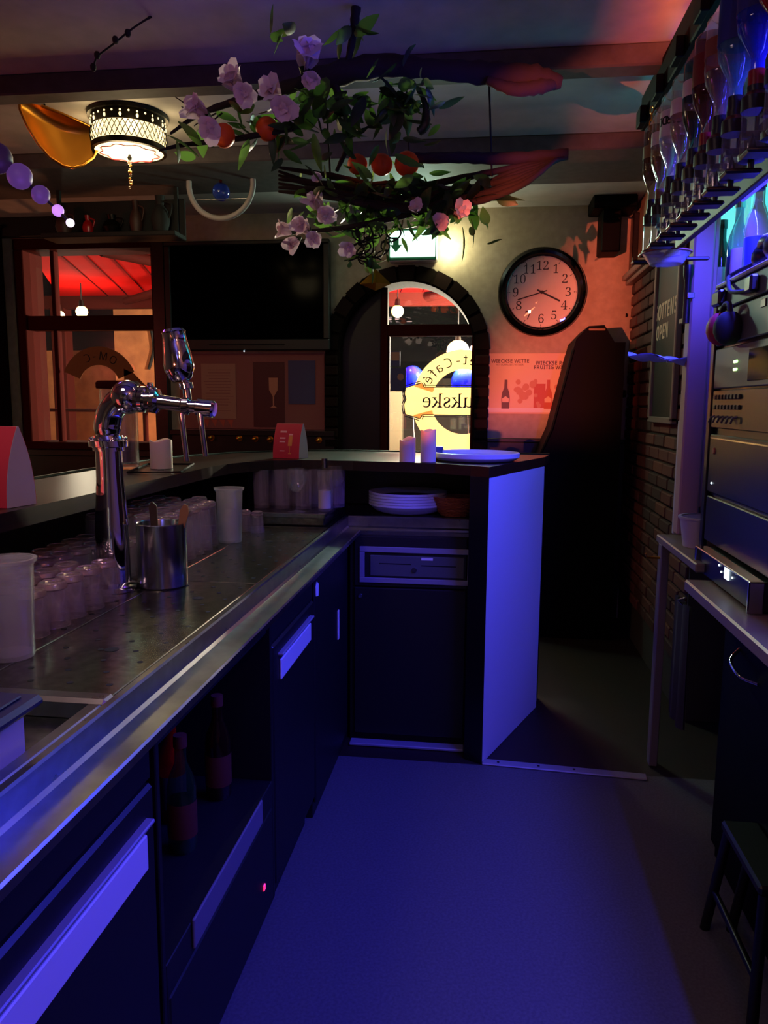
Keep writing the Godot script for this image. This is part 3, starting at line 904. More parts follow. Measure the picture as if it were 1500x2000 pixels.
func cabinets() -> void:
	var F := -0.522
	var c := thing("bar_fridge", "black under-counter fridge drawer with the longest white handle", "fridge")
	part("body", span(Vector3(-1.19, 0.06, -1.135), Vector3(F - 0.02, 0.845, 0.6), 0.003), M.cabinet_black, c)
	part("door", span(Vector3(F - 0.02, 0.08, -1.13), Vector3(F, 0.74, 0.6), 0.006), M.cabinet_black, c)
	part("top_panel", span(Vector3(F - 0.02, 0.745, -1.13), Vector3(F - 0.004, 0.84, 0.6), 0.004), M.cabinet_black, c)
	fridge_handle(c, -1.09, -0.66, 0.612, 0.672)
	var o := thing("bottle_fridge", "open under-counter bottle compartment with a pale lower rail", "fridge")
	var ob := mb()
	bspan(ob, Vector3(-1.19, 0.06, -1.84), Vector3(-1.15, 0.845, -1.14), 0.002)
	bspan(ob, Vector3(-1.15, 0.06, -1.155), Vector3(F, 0.845, -1.14), 0.002)
	bspan(ob, Vector3(-1.15, 0.06, -1.84), Vector3(F, 0.845, -1.825), 0.002)
	bspan(ob, Vector3(-1.15, 0.06, -1.825), Vector3(F, 0.39, -1.155), 0.002)
	bspan(ob, Vector3(-1.15, 0.78, -1.825), Vector3(F - 0.01, 0.845, -1.155), 0.002)
	part("body", ob, M.cabinet_black, o)
	part("rail", span(Vector3(F, 0.335, -1.72), Vector3(F + 0.006, 0.395, -1.27), 0.002), M.rail_grey, o)
	part("drawer_front", span(Vector3(F - 0.005, 0.09, -1.81), Vector3(F + 0.003, 0.325, -1.16), 0.004), M.cabinet_black, o)
	part("indicator", span(Vector3(F + 0.002, 0.15, -1.735), Vector3(F + 0.006, 0.165, -1.722), 0.001), M.red_led, o)
	var looks := [["amber_spirit", "label_shaded_orange", "dark bottle with an orange label in the open compartment, nearest the camera"], ["brown_bottle", "label_shaded_red", "brown bottle with a red label in the open compartment"], ["green_bottle", "label_shaded_orange", "green bottle with an orange label in the open compartment"], ["red_spirit", "label_shaded_pale", "red bottle with a pale label in the open compartment"], ["brown_bottle", "label_shaded_orange", "brown bottle with a gold label at the far end of the open compartment"]]
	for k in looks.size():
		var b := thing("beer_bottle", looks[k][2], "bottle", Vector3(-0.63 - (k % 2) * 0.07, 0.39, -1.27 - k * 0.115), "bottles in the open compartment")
		bottle_body(b, M[looks[k][0]], M[looks[k][1]], 0.031, 0.26, M.label_shaded_red if k % 2 else M.label_shaded_orange)
	var g := thing("bar_fridge", "black under-counter fridge with a short white handle past the bottles", "fridge")
	part("body", span(Vector3(-1.19, 0.06, -2.33), Vector3(F - 0.02, 0.845, -1.845), 0.003), M.cabinet_black, g)
	part("door", span(Vector3(F - 0.02, 0.08, -2.325), Vector3(F, 0.74, -1.85), 0.006), M.cabinet_black, g)
	part("top_panel", span(Vector3(F - 0.02, 0.745, -2.325), Vector3(F - 0.004, 0.84, -1.85), 0.004), M.cabinet_black, g)
	fridge_handle(g, -2.26, -1.91, 0.63, 0.685)
	var p := thing("corner_cabinet", "black corner panel with a thin white upright tag", "cabinet")
	part("body", span(Vector3(-1.19, 0.0, -2.99), Vector3(F - 0.01, 0.845, -2.335), 0.003), M.cabinet_black, p)
	part("panel", span(Vector3(F - 0.01, 0.05, -2.93), Vector3(F, 0.83, -2.34), 0.005), M.cabinet_black, p)
	part("upright_tag", span(Vector3(F, 0.49, -2.735), Vector3(F + 0.004, 0.60, -2.715), 0.001), M.paper_white, p)
	var plinth := thing("plinth", "black kick board under the fridges", "plinth")
	part("board", span(Vector3(-1.19, 0, -2.3), Vector3(-0.55, 0.06, 0.6), 0.002), M.matt_black, plinth)
	tag(part("paper_tag", prismed(PackedVector2Array([Vector2(-0.018, -0.02), Vector2(0.016, -0.026), Vector2(0.02, 0.012), Vector2(-0.004, 0.024), Vector2(-0.02, 0.01)]), 0.003, Transform3D(Basis(Vector3.UP, PI / 2), Vector3(-0.523, 0.765, -2.37))), M.paper_white, self), "torn white paper tag stuck under the steel edge", "paper tag")
	# drawer cabinet at the end of the aisle
	var d := thing("drawer_cabinet", "dark cabinet with a steel framed cash drawer facing the aisle", "cabinet")
	part("body", span(Vector3(-0.52, 0.0, -3.4), Vector3(-0.052, 0.845, -2.965), 0.003), M.cabinet_black, d)
	part("door", span(Vector3(-0.50, 0.03, -2.966), Vector3(-0.058, 0.635, -2.95), 0.004), M.cabinet_black, d)
	part("head_panel", span(Vector3(-0.50, 0.640, -2.966), Vector3(-0.058, 0.84, -2.952), 0.003), M.cabinet_black, d)
	part("hinge", lathed([Vector2(0, 0), Vector2(0.01, 0), Vector2(0.008, 0.006), Vector2(0, 0.006)], 12, Transform3D(Basis(Vector3.RIGHT, PI / 2), Vector3(-0.475, 0.6, -2.95))), M.satin_steel, d)
	var fr := mb()
	bspan(fr, Vector3(-0.478, 0.778, -2.953), Vector3(-0.036, 0.80, -2.944), 0.002)
	bspan(fr, Vector3(-0.478, 0.656, -2.953), Vector3(-0.036, 0.677, -2.944), 0.002)
	bspan(fr, Vector3(-0.478, 0.677, -2.953), Vector3(-0.458, 0.778, -2.944), 0.002)
	bspan(fr, Vector3(-0.056, 0.677, -2.953), Vector3(-0.036, 0.778, -2.944), 0.002)
	part("drawer_frame", fr, M.dull_alloy, d)
	var dr := part("drawer", span(Vector3(-0.437, 0.683, -2.956), Vector3(-0.068, 0.766, -2.9475), 0.003), M.rack_grey, d)
	part("slot", span(Vector3(-0.40, 0.732, -2.948), Vector3(-0.275, 0.736, -2.9468), 0.0), M.hole_black, dr)
	part("slot", span(Vector3(-0.235, 0.728, -2.948), Vector3(-0.10, 0.732, -2.9468), 0.0), M.hole_black, dr)
	part("lock", lathed([Vector2(0, 0), Vector2(0.011, 0), Vector2(0.009, 0.006), Vector2(0, 0.006)], 14, Transform3D(Basis(Vector3.RIGHT, PI / 2), Vector3(-0.262, 0.712, -2.9478))), M.satin_steel, dr)
	part("sticker", span(Vector3(-0.235, 0.752, -2.948), Vector3(-0.19, 0.762, -2.9465), 0.0), M.paper_white, dr)
	part("floor_strip", span(Vector3(-0.51, 0, -2.945), Vector3(-0.055, 0.012, -2.895), 0.003), M.dull_alloy, d)


func bottle_body(t: Node3D, glass: Material, label: Material, r: float, h: float, cap: Material) -> void:
	var n := r * 0.4
	part("body", lathed([Vector2(0, 0.004), Vector2(r * 0.85, 0.0), Vector2(r, 0.01), Vector2(r, h * 0.55), Vector2(r * 0.85, h * 0.64), Vector2(n * 1.1, h * 0.76), Vector2(n, h * 0.8), Vector2(n, h * 0.95), Vector2(0, h * 0.95)], 20), glass, t)
	part("label", lathed([Vector2(r + 0.0008, h * 0.14), Vector2(r + 0.0008, h * 0.44)], 20), label, t)
	part("cap", lathed([Vector2(0, h * 0.9), Vector2(n * 1.2, h * 0.9), Vector2(n * 1.15, h), Vector2(0, h)], 14), cap, t)


# ---------------------------------------------------------------- the back bar
func back_bar() -> void:
	var u := thing("back_bar_unit", "pale upright and shelf frame of the back bar with a lit niche", "shelf unit")
	part("upright", span(Vector3(0.68, 0.9, -2.88), Vector3(0.748, 2.36, -2.81), 0.006), M.violet_shelf, u)
	part("upright_moulding", span(Vector3(0.748, 1.0, -2.875), Vector3(0.765, 2.36, -2.825), 0.004), M.violet_shelf, u)
	part("side_board", span(Vector3(0.70, 0.88, -2.98), Vector3(0.86, 1.30, -2.955), 0.003), M.board_white, u)
	part("niche_shelf", span(Vector3(0.765, 1.68, -3.34), Vector3(0.868, 1.70, -2.60), 0.003), M.violet_shelf, u)
	part("niche_back", span(Vector3(0.868, 1.70, -3.34), Vector3(0.88, 2.25, -2.60), 0.002), M.cyan_glow, u)
	part("optic_rail", span(Vector3(0.615, 1.872, -2.80), Vector3(0.635, 2.004, -0.7), 0.003), M.cabinet_black, u)
	part("top_board", span(Vector3(0.552, 2.38, -3.2), Vector3(0.575, 2.50, -0.6), 0.004), M.machine_black, u)
	for k in 9:
		part("dentil", span(Vector3(0.527, 2.37, -3.15 + k * 0.27), Vector3(0.552, 2.43, -3.07 + k * 0.27), 0.003), M.machine_black, u)
	var led := tag(part("led_strip", span(Vector3(0.757, 1.972, -2.60), Vector3(0.769, 1.984, -0.9), 0.003), M.blue_led, self), "blue light strip under the bottle shelf", "light strip")
	part("channel", span(Vector3(0.75, 1.984, -2.62), Vector3(0.775, 1.996, -0.88), 0.002), M.satin_steel, led)
	for k in 3:
		var b := thing("warm_bulb", ["small warm bulb behind the dark top board, farthest along", "small warm bulb behind the dark top board, between two others", "small warm bulb behind the dark top board, nearest the camera"][k], "bulb", Vector3(0.60, 2.49, -2.62 + k * 0.42))
		var st := mb()
		ball(st, Vector3.ZERO, 0.014, 12)
		part("bulb", st, M.warm_led, b)
		part("socket", span(Vector3(-0.012, 0.01, -0.012), Vector3(0.012, 0.06, 0.012), 0.002), M.matt_black, b)
		omni(Vector3.ZERO, Color(1.0, 0.45, 0.27), 0.018, 0.012, b)
	var w := thing("back_bar_worktop", "wooden back bar shelf carrying the amplifier and the rack", "work top")
	part("board", span(Vector3(0.60, 0.805, -2.36), Vector3(1.06, 0.84, 0.6), 0.005), M.shelf_wood, w)
	var l := thing("side_shelf", "small pale side shelf at the far end of the back bar", "shelf")
	part("board", span(Vector3(0.64, 0.852, -2.95), Vector3(1.06, 0.88, -2.40), 0.004), M.shelf_wood, l)
	part("leg", span(Vector3(0.645, 0, -2.93), Vector3(0.675, 0.852, -2.88), 0.003), M.shelf_wood, l)
	part("hook", tubed([Vector3(0.645, 0.80, -2.9), Vector3(0.60, 0.80, -2.9), Vector3(0.595, 0.815, -2.9)], [0.005], 6), M.brass, l)
	var c := thing("back_cabinet", "dark back bar cabinet under the wooden shelf", "cabinet")
	part("body", span(Vector3(0.72, 0.0, -2.30), Vector3(1.06, 0.805, 0.6), 0.004), M.machine_black, c)
	for k in 3:
		var d := part("door", span(Vector3(0.70, 0.06, -2.28 + k * 0.62), Vector3(0.72, 0.79, -1.68 + k * 0.62), 0.005), M.machine_black, c)
		part("handle", tubed(curve_pts([Vector3(0.70, 0.70, -2.14 + k * 0.62), Vector3(0.668, 0.675, -2.11 + k * 0.62), Vector3(0.668, 0.66, -2.03 + k * 0.62), Vector3(0.70, 0.655, -1.99 + k * 0.62)], 5), [0.005], 7), M.chrome, d)
	# audio rack
	var r := thing("audio_rack", "black equipment rack with sound units stacked above the amplifier", "rack")
	part("cabinet", span(Vector3(0.715, 0.926, -2.60), Vector3(1.04, 1.715, -1.5), 0.004), M.plastic_black, r)
	part("top_plate", span(Vector3(0.70, 1.712, -2.60), Vector3(1.04, 1.725, -1.5), 0.003), M.board_white, r)
	part("side_rail", span(Vector3(0.698, 0.90, -2.60), Vector3(0.715, 1.712, -2.565), 0.003), M.plastic_black, r)
	var u1 := part("blank_panel", span(Vector3(0.70, 1.642, -2.56), Vector3(0.715, 1.705, -1.5), 0.003), M.rack_grey, r)
	part("connector", span(Vector3(0.675, 1.650, -2.545), Vector3(0.70, 1.695, -2.47), 0.006), M.plastic_black, u1)
	part("connector", span(Vector3(0.675, 1.650, -2.24), Vector3(0.70, 1.695, -2.19), 0.006), M.plastic_black, u1)
	var u2 := part("mixer_unit", span(Vector3(0.70, 1.535, -2.56), Vector3(0.715, 1.635, -1.5), 0.003), M.rack_grey, r)
	for z in [-2.535, -2.15]:
		part("rack_tab", span(Vector3(0.697, 1.605, z - 0.015), Vector3(0.701, 1.625, z + 0.02), 0.001), M.plastic_black, u2)
	var u3 := part("player_unit", span(Vector3(0.702, 1.405, -2.56), Vector3(0.715, 1.525, -1.5), 0.003), M.rack_grey, r)
	for y in [1.478, 1.456]:
		part("green_light", span(Vector3(0.698, y - 0.004, -2.365), Vector3(0.7025, y + 0.004, -2.335), 0.0015), M.green_led, u3)
	part("display", span(Vector3(0.700, 1.42, -2.24), Vector3(0.7025, 1.505, -2.0), 0.001), M.screen_black, u3)
	var u4 := part("button_unit", span(Vector3(0.702, 1.285, -2.56), Vector3(0.715, 1.40, -1.5), 0.003), M.plastic_black, r)
	for i in 8:
		for j in 2:
			part("button", span(Vector3(0.696, 1.372 - j * 0.03, -2.53 + i * 0.032), Vector3(0.703, 1.386 - j * 0.03, -2.51 + i * 0.032), 0.002), M.cabinet_black, u4)
	for i in 6:
		part("lever", tubed([Vector3(0.702, 1.322, -2.525 + i * 0.043), Vector3(0.69, 1.318, -2.525 + i * 0.043), Vector3(0.686, 1.303, -2.53 + i * 0.043)], [0.0035], 6), M.knob_grey, u4)
	var u5 := part("tuner_unit", span(Vector3(0.702, 1.085, -2.56), Vector3(0.715, 1.265, -1.5), 0.003), M.plastic_black, r)
	part("trim_line", span(Vector3(0.699, 1.252, -2.55), Vector3(0.7025, 1.256, -1.5), 0.0), M.satin_steel, u5)
	part("amber_button", lathed([Vector2(0, 0), Vector2(0.011, 0), Vector2(0.009, 0.005), Vector2(0, 0.005)], 14, Transform3D(basis_to(Vector3(-1, 0, 0)), Vector3(0.702, 1.215, -2.505))), M.label_orange, u5)
	part("white_light", span(Vector3(0.699, 1.112, -2.515), Vector3(0.7025, 1.118, -2.508), 0.001), M.white_led, u5)
	part("lower_unit", span(Vector3(0.702, 0.93, -2.56), Vector3(0.715, 1.072, -1.5), 0.003), M.plastic_black, r)
	# amplifier
	var a := thing("amplifier", "black amplifier with a small lit white screen on the wooden shelf", "amplifier", Vector3(0.66, 0.842, -2.46))
	part("case", span(Vector3(0.006, 0.004, 0.0), Vector3(0.30, 0.08, 0.49), 0.003), M.plastic_black, a)
	var fr := mb()
	bspan(fr, Vector3(-0.008, 0.0, -0.008), Vector3(0.03, 0.082, 0.004), 0.003)
	bspan(fr, Vector3(-0.008, 0.0, 0.486), Vector3(0.03, 0.082, 0.498), 0.003)
	bspan(fr, Vector3(-0.006, 0.076, 0.0), Vector3(0.03, 0.082, 0.49), 0.002)
	part("trim_frame", fr, M.satin_steel, a)
	part("screen", span(Vector3(0.002, 0.040, 0.262), Vector3(0.0065, 0.073, 0.296), 0.001), M.white_led, a)
	for p in [Vector2(0.064, 0.205), Vector2(0.05, 0.228), Vector2(0.055, 0.325)]:
		part("status_light", span(Vector3(0.003, p.x - 0.0025, p.y - 0.0025), Vector3(0.0065, p.x + 0.0025, p.y + 0.0025), 0.0005), M.white_led, a)
	# things around the rack
	var hp := thing("headphones", "dark red and black headphones hanging on the upper rack unit", "headphones", Vector3(0.672, 1.585, -2.38))
	for k in 2:
		var st := mb()
		ball(st, Vector3(0, -0.01 - k * 0.005, -0.035 + k * 0.075), 0.042, 14, 1.15)
		part("ear_pad", st, M.card_dark_pink if k == 0 else M.matt_black, hp)
	part("headband", tubed(curve_pts([Vector3(0, 0.01, -0.05), Vector3(0.0, 0.05, -0.02), Vector3(0.0, 0.052, 0.03), Vector3(0, 0.01, 0.055)], 5), [0.008], 8), M.matt_black, hp)
	var cam2 := thing("handset", "black handset with a dangling cable lying on the rack", "handset", Vector3(0.78, 1.732, -2.42))
	var hs := mb()
	ball(hs, Vector3(0, 0.04, 0.03), 0.045, 14, 0.9)
	ball(hs, Vector3(0.0, 0.05, 0.14), 0.05, 14, 0.9)
	part("body", hs, M.plastic_black, cam2)
	part("grip", tubed(curve_pts([Vector3(0, 0.05, 0), Vector3(-0.02, 0.075, 0.07), Vector3(0, 0.06, 0.15)], 6), [0.02], 8), M.plastic_black, cam2)
	part("cable", tubed(curve_pts([Vector3(-0.02, 0.03, 0), Vector3(-0.06, 0.01, -0.1), Vector3(-0.085, -0.02, -0.03), Vector3(-0.1, -0.06, 0.06), Vector3(-0.09, -0.075, 0.2)], 6), [0.006], 7), M.matt_black, cam2)
	var rag := thing("cleaning_cloth", "small pale cloth glowing blue, held out from the back bar upright", "cloth", Vector3(0.60, 1.515, -2.85))
	var rs := mb()
	rs.set_smooth_group(0)
	var rows := 12
	for i in rows:
		for j in 4:
			var q := []
			for e in [[i, j], [i + 1, j], [i + 1, j + 1], [i, j + 1]]:
				var fx: float = float(e[0]) / rows
				var wv := sin(fx * 9.0 + e[1] * 1.3) * 0.008
				q.append(Vector3(-0.11 + fx * 0.2, 0.012 - fx * 0.02 + wv + 0.006 * sin(e[1] * 2.2), (e[1] - 2) * (0.012 + 0.012 * sin(fx * 3.0))))
			quad(rs, q[0], q[1], q[2], q[3], Vector3.UP)
			for m in 4:
				q[m] = q[m] - Vector3(0, 0.004, 0)
			quad(rs, q[0], q[1], q[2], q[3], Vector3.DOWN)
	part("cloth", rs, M.cloth_pale, rag)
	part("peg", tubed([Vector3(0.02, -0.008, 0), Vector3(0.085, -0.008, 0)], [0.006], 7), M.plastic_white, rag)
	var torch := thing("torch", "black torch clipped upright on the pale back bar upright", "torch", Vector3(0.664, 1.63, -2.80))
	part("barrel", lathed([Vector2(0, 0), Vector2(0.012, 0), Vector2(0.012, 0.14), Vector2(0.017, 0.16), Vector2(0.017, 0.19), Vector2(0, 0.19)], 16), M.plastic_black, torch)
	part("clip", span(Vector3(-0.004, 0.08, -0.018), Vector3(0.02, 0.10, 0.018), 0.002), M.satin_steel, torch)
	var sock := tag(part("socket_box", span(Vector3(0.70, 1.265, -2.955), Vector3(0.79, 1.32, -2.90), 0.005), M.plastic_white, self), "white socket box beside the equipment rack", "socket")
	part("cable", tubed(curve_pts([Vector3(0.755, 1.265, -2.92), Vector3(0.75, 1.15, -2.93), Vector3(0.775, 1.02, -2.92), Vector3(0.78, 0.89, -2.9)], 6), [0.004], 6), M.matt_black, sock)
	var tub := thing("plastic_tub", "white plastic tub on the small side shelf", "tub", Vector3(0.74, 0.881, -2.70))
	var ts := mb()
	lathe(ts, [Vector2(0, 0), Vector2(0.065, 0), Vector2(0.08, 0.10), Vector2(0.075, 0.10), Vector2(0.06, 0.006), Vector2(0, 0.006)], 24)
	part("body", ts, M.board_white, tub)
	part("rim", lathed([Vector2(0.078, 0.094), Vector2(0.085, 0.096), Vector2(0.085, 0.103), Vector2(0.076, 0.103)], 24), M.board_white, tub)
	var tow := thing("bar_towel", "dark towel hanging below the back bar shelf", "towel", Vector3(0.63, 0.34, -2.50))
	var tst := mb()
	tst.set_smooth_group(0)
	for i in 10:
		for j in 8:
			var q := []
			for e in [[i, j], [i + 1, j], [i + 1, j + 1], [i, j + 1]]:
				q.append(Vector3(0.008 * sin(e[0] * 1.4) * (1.0 - e[1] * 0.05), e[1] * 0.05, -0.08 + e[0] * 0.016))
			quad(tst, q[0], q[1], q[2], q[3], Vector3(-1, 0, 0))
			for m in 4:
				q[m] = q[m] + Vector3(0.006, 0, 0)
			quad(tst, q[0], q[1], q[2], q[3], Vector3(1, 0, 0))
	part("cloth", tst, M.cloth_dark, tow)
	part("hook", tubed([Vector3(0.006, 0.385, 0), Vector3(-0.01, 0.40, 0), Vector3(0.012, 0.41, 0)], [0.004], 6), M.satin_steel, tow)
	var step := thing("step_stool", "dark folding step stool leaning by the back bar cabinet", "stool", Vector3(0.645, 0, -1.78))
	for z in [-0.17, 0.19]:
		part("leg", tubed([Vector3(0.045, 0.30, z * 0.7), Vector3(0.02, 0.0, z)], [0.013], 8), M.plastic_black, step)
		part("leg", tubed([Vector3(-0.02, 0.30, z * 0.7), Vector3(-0.045, 0.0, z)], [0.013], 8), M.plastic_black, step)
	part("step", box(Vector3(0.012, 0.31, 0), Vector3(0.09, 0.025, 0.28), 0.006), M.plastic_black, step)
	part("brace", tubed([Vector3(-0.035, 0.12, -0.15), Vector3(-0.035, 0.12, 0.17)], [0.009], 7), M.plastic_black, step)
	# bottles standing in the niche
	for b in [["brown_bottle", "label_white", 0.036, 0.29, Vector3(0.80, 1.701, -2.93), "brown_bottle", "dark brown bottle with a small pale label in the cyan niche"], ["clear_bottle", "label_white", 0.036, 0.35, Vector3(0.81, 1.701, -2.72), "satin_steel", "clear bottle with a pale label in the cyan niche"], ["blue_bottle", "label_blue", 0.034, 0.34, Vector3(0.825, 1.701, -2.83), "satin_steel", "bottle with a wide silver cap in the cyan niche"], ["red_spirit", "label_red", 0.036, 0.36, Vector3(0.828, 1.701, -2.645), "label_red", "bottle with a red label deep in the cyan niche"], ["clear_bottle", "label_blue", 0.034, 0.30, Vector3(0.80, 1.727, -2.57), "label_blue", "short clear bottle behind the black handset"]]:
		var t := thing("spirit_bottle", b[6], "bottle", b[4], "bottles standing in the lit niche")
		bottle_body(t, M[b[0]], M[b[1]], b[2], b[3], M[b[5]])


# ---------------------------------------------------------------- upside-down bottles with measures
func bottles() -> void:
	var kinds := [
		["amber_spirit", "label_gold", 0.038, 0.30, "amber bottle hanging upside down, farthest along the optic rail"],
		["gold_spirit", "label_white", 0.037, 0.31, "golden bottle hanging upside down by the thin chain"],
		["clear_bottle", "label_white", 0.040, 0.30, "clear bottle with a tall white lettered label, upside down"],
		["gold_spirit", "label_white", 0.038, 0.30, "golden bottle with a plain pale band, upside down"],
		["green_bottle", "label_white", 0.036, 0.29, "green bottle with a white label, upside down"],
		["amber_spirit", "label_red", 0.040, 0.30, "amber bottle with a deep red label, upside down"],
		["clear_bottle", "label_orange", 0.042, 0.29, "clear bottle with an orange label, upside down"],
		["aqua_bottle", "label_blue", 0.045, 0.32, "large square-shouldered pale bottle with a blue label, upside down"],
		["blue_bottle", "label_blue", 0.046, 0.28, "blue bottle with a red cap, upside down"],
		["red_spirit", "label_red", 0.050, 0.29, "big red bottle hanging upside down, nearest on the rail"],
		["brown_bottle", "label_gold", 0.042, 0.29, "dark bottle past the big red one, upside down"],
	]
	var zs := [-2.83, -2.70, -2.56, -2.43, -2.30, -2.18, -2.06, -1.94, -1.80, -1.66, -1.52]
	for k in kinds.size():
		var q: Array = kinds[k]
		var t := thing("optic_bottle", q[4], "bottle", Vector3(0.54, 2.01, zs[k]), "bottles on the optic rail")
		var r: float = q[2]
		var h: float = q[3] - 0.035
		var n := 0.014
		var wide_label := true
		part("body", lathed([Vector2(0, -0.01), Vector2(n, -0.01), Vector2(n, 0.05), Vector2(n * 1.3, 0.065), Vector2(r * 0.9, 0.105), Vector2(r, 0.13), Vector2(r, h - 0.012), Vector2(r - 0.008, h), Vector2(r * 0.6, h - 0.008), Vector2(0, h - 0.014)], 22), M[q[0]], t)
		if k in [1, 2, 3, 6, 7]:
			part("liquid", lathed([Vector2(0, 0.0), Vector2(n * 0.8, 0.0), Vector2(n * 0.85, 0.06), Vector2(r * 0.86, 0.107), Vector2(r * 0.92, 0.13), Vector2(r * 0.92, h * [0.0, 0.62, 0.7, 0.55, 0, 0, 0.5, 0.72][k]), Vector2(0, h * [0.0, 0.62, 0.7, 0.55, 0, 0, 0.5, 0.72][k])], 18), [M.gold_spirit, M.gold_spirit, M.clear_bottle, M.gold_spirit, M.gold_spirit, M.gold_spirit, M.amber_spirit, M.aqua_bottle][k], t)
		if k in [0, 1, 3, 4, 6]:
			part("label", lathed([Vector2(r + 0.0008, 0.16), Vector2(r + 0.0008, 0.20)], 22), M[q[1]], t)
			wide_label = false
		var lab: MeshInstance3D = null
		if wide_label:
			lab = part("label", lathed([Vector2(r + 0.0008, 0.14), Vector2(r + 0.0008, h - 0.05)], 22), M[q[1]], t)
		if k == 2:
			# the print is upside down like its bottle and wraps the side that faces the aisle
			for c in 7:
				var f := deg_to_rad(-12.0 + (3 - c) * 21.0)
				word("print", "BACARDI"[c], 0.024, M.ink, lab, Transform3D(Basis(Vector3.UP, f) * Basis(Vector3.BACK, PI), Vector3(sin(f) * (r + 0.001), 0.185, cos(f) * (r + 0.001))), false, true)
		part("neck_collar", lathed([Vector2(n + 0.001, 0.0), Vector2(n + 0.003, 0.0), Vector2(n + 0.003, 0.03), Vector2(n + 0.001, 0.03)], 16), M.red_paint if k in [5, 8] else (M.label_gold if k == 1 else M.plastic_black), t)
		# measure
		part("measure_cap", lathed([Vector2(0, -0.05), Vector2(0.027, -0.05), Vector2(0.027, -0.022), Vector2(0.018, -0.012), Vector2(0.018, 0.0), Vector2(0, 0.0)], 18), M.plastic_black, t)
		part("measure_glass", lathed([Vector2(0.0245, -0.135), Vector2(0.0245, -0.05)], 18), M.glass, t)
		part("measure_valve", lathed([Vector2(0, -0.165), Vector2(0.006, -0.165), Vector2(0.007, -0.15), Vector2(0.026, -0.148), Vector2(0.027, -0.135), Vector2(0.012, -0.13), Vector2(0, -0.09)], 18), M.plastic_black, t)
		part("push_bar", box(Vector3(-0.02, -0.172, 0), Vector3(0.075, 0.010, 0.05), 0.004), M.plastic_black, t)
		part("bracket", span(Vector3(0.015, -0.06, -0.012), Vector3(0.092, -0.045, 0.012), 0.002), M.plastic_black, t)
		part("clamp", span(Vector3(0.02, -0.06, -0.006), Vector3(0.03, 0.26, 0.006), 0.002) if r < 0.02 else span(Vector3(r, -0.05, -0.005), Vector3(r + 0.008, h - 0.02, 0.005), 0.002), M.plastic_black, t)
	var bowl := thing("drip_bowl", "clear plastic drip bowl under the farthest upside-down bottles", "bowl", Vector3(0.56, 1.80, -2.66))
	part("bowl", lathed([Vector2(0, 0), Vector2(0.05, 0), Vector2(0.075, 0.035), Vector2(0.073, 0.036), Vector2(0.048, 0.003), Vector2(0, 0.003)], 28), M.frosted, bowl)
	part("rim", lathed([Vector2(0.073, 0.033), Vector2(0.078, 0.034), Vector2(0.078, 0.038), Vector2(0.073, 0.038)], 28), M.label_orange, bowl)  # orange colour stands in for warm light caught on the rim
	part("arm", span(Vector3(0.06, 0.012, -0.01), Vector3(0.13, 0.022, 0.01), 0.002), M.plastic_black, bowl)
	var ch := thing("chain", "thin metal chain hanging from the dark top board", "chain", Vector3(0.54, 2.37, -2.92))
	for k in 6:
		var link := mb()
		var pts := []
		for j in 13:
			var a := TAU * j / 12
			var p := Vector3(cos(a) * 0.006, sin(a) * 0.014, 0)
			pts.append((p if k % 2 == 0 else Vector3(0, p.y, p.x)) + Vector3(0, -0.012 - k * 0.021, 0))
		tube(link, pts, [0.002], 5)
		part("link", link, M.brass, ch)


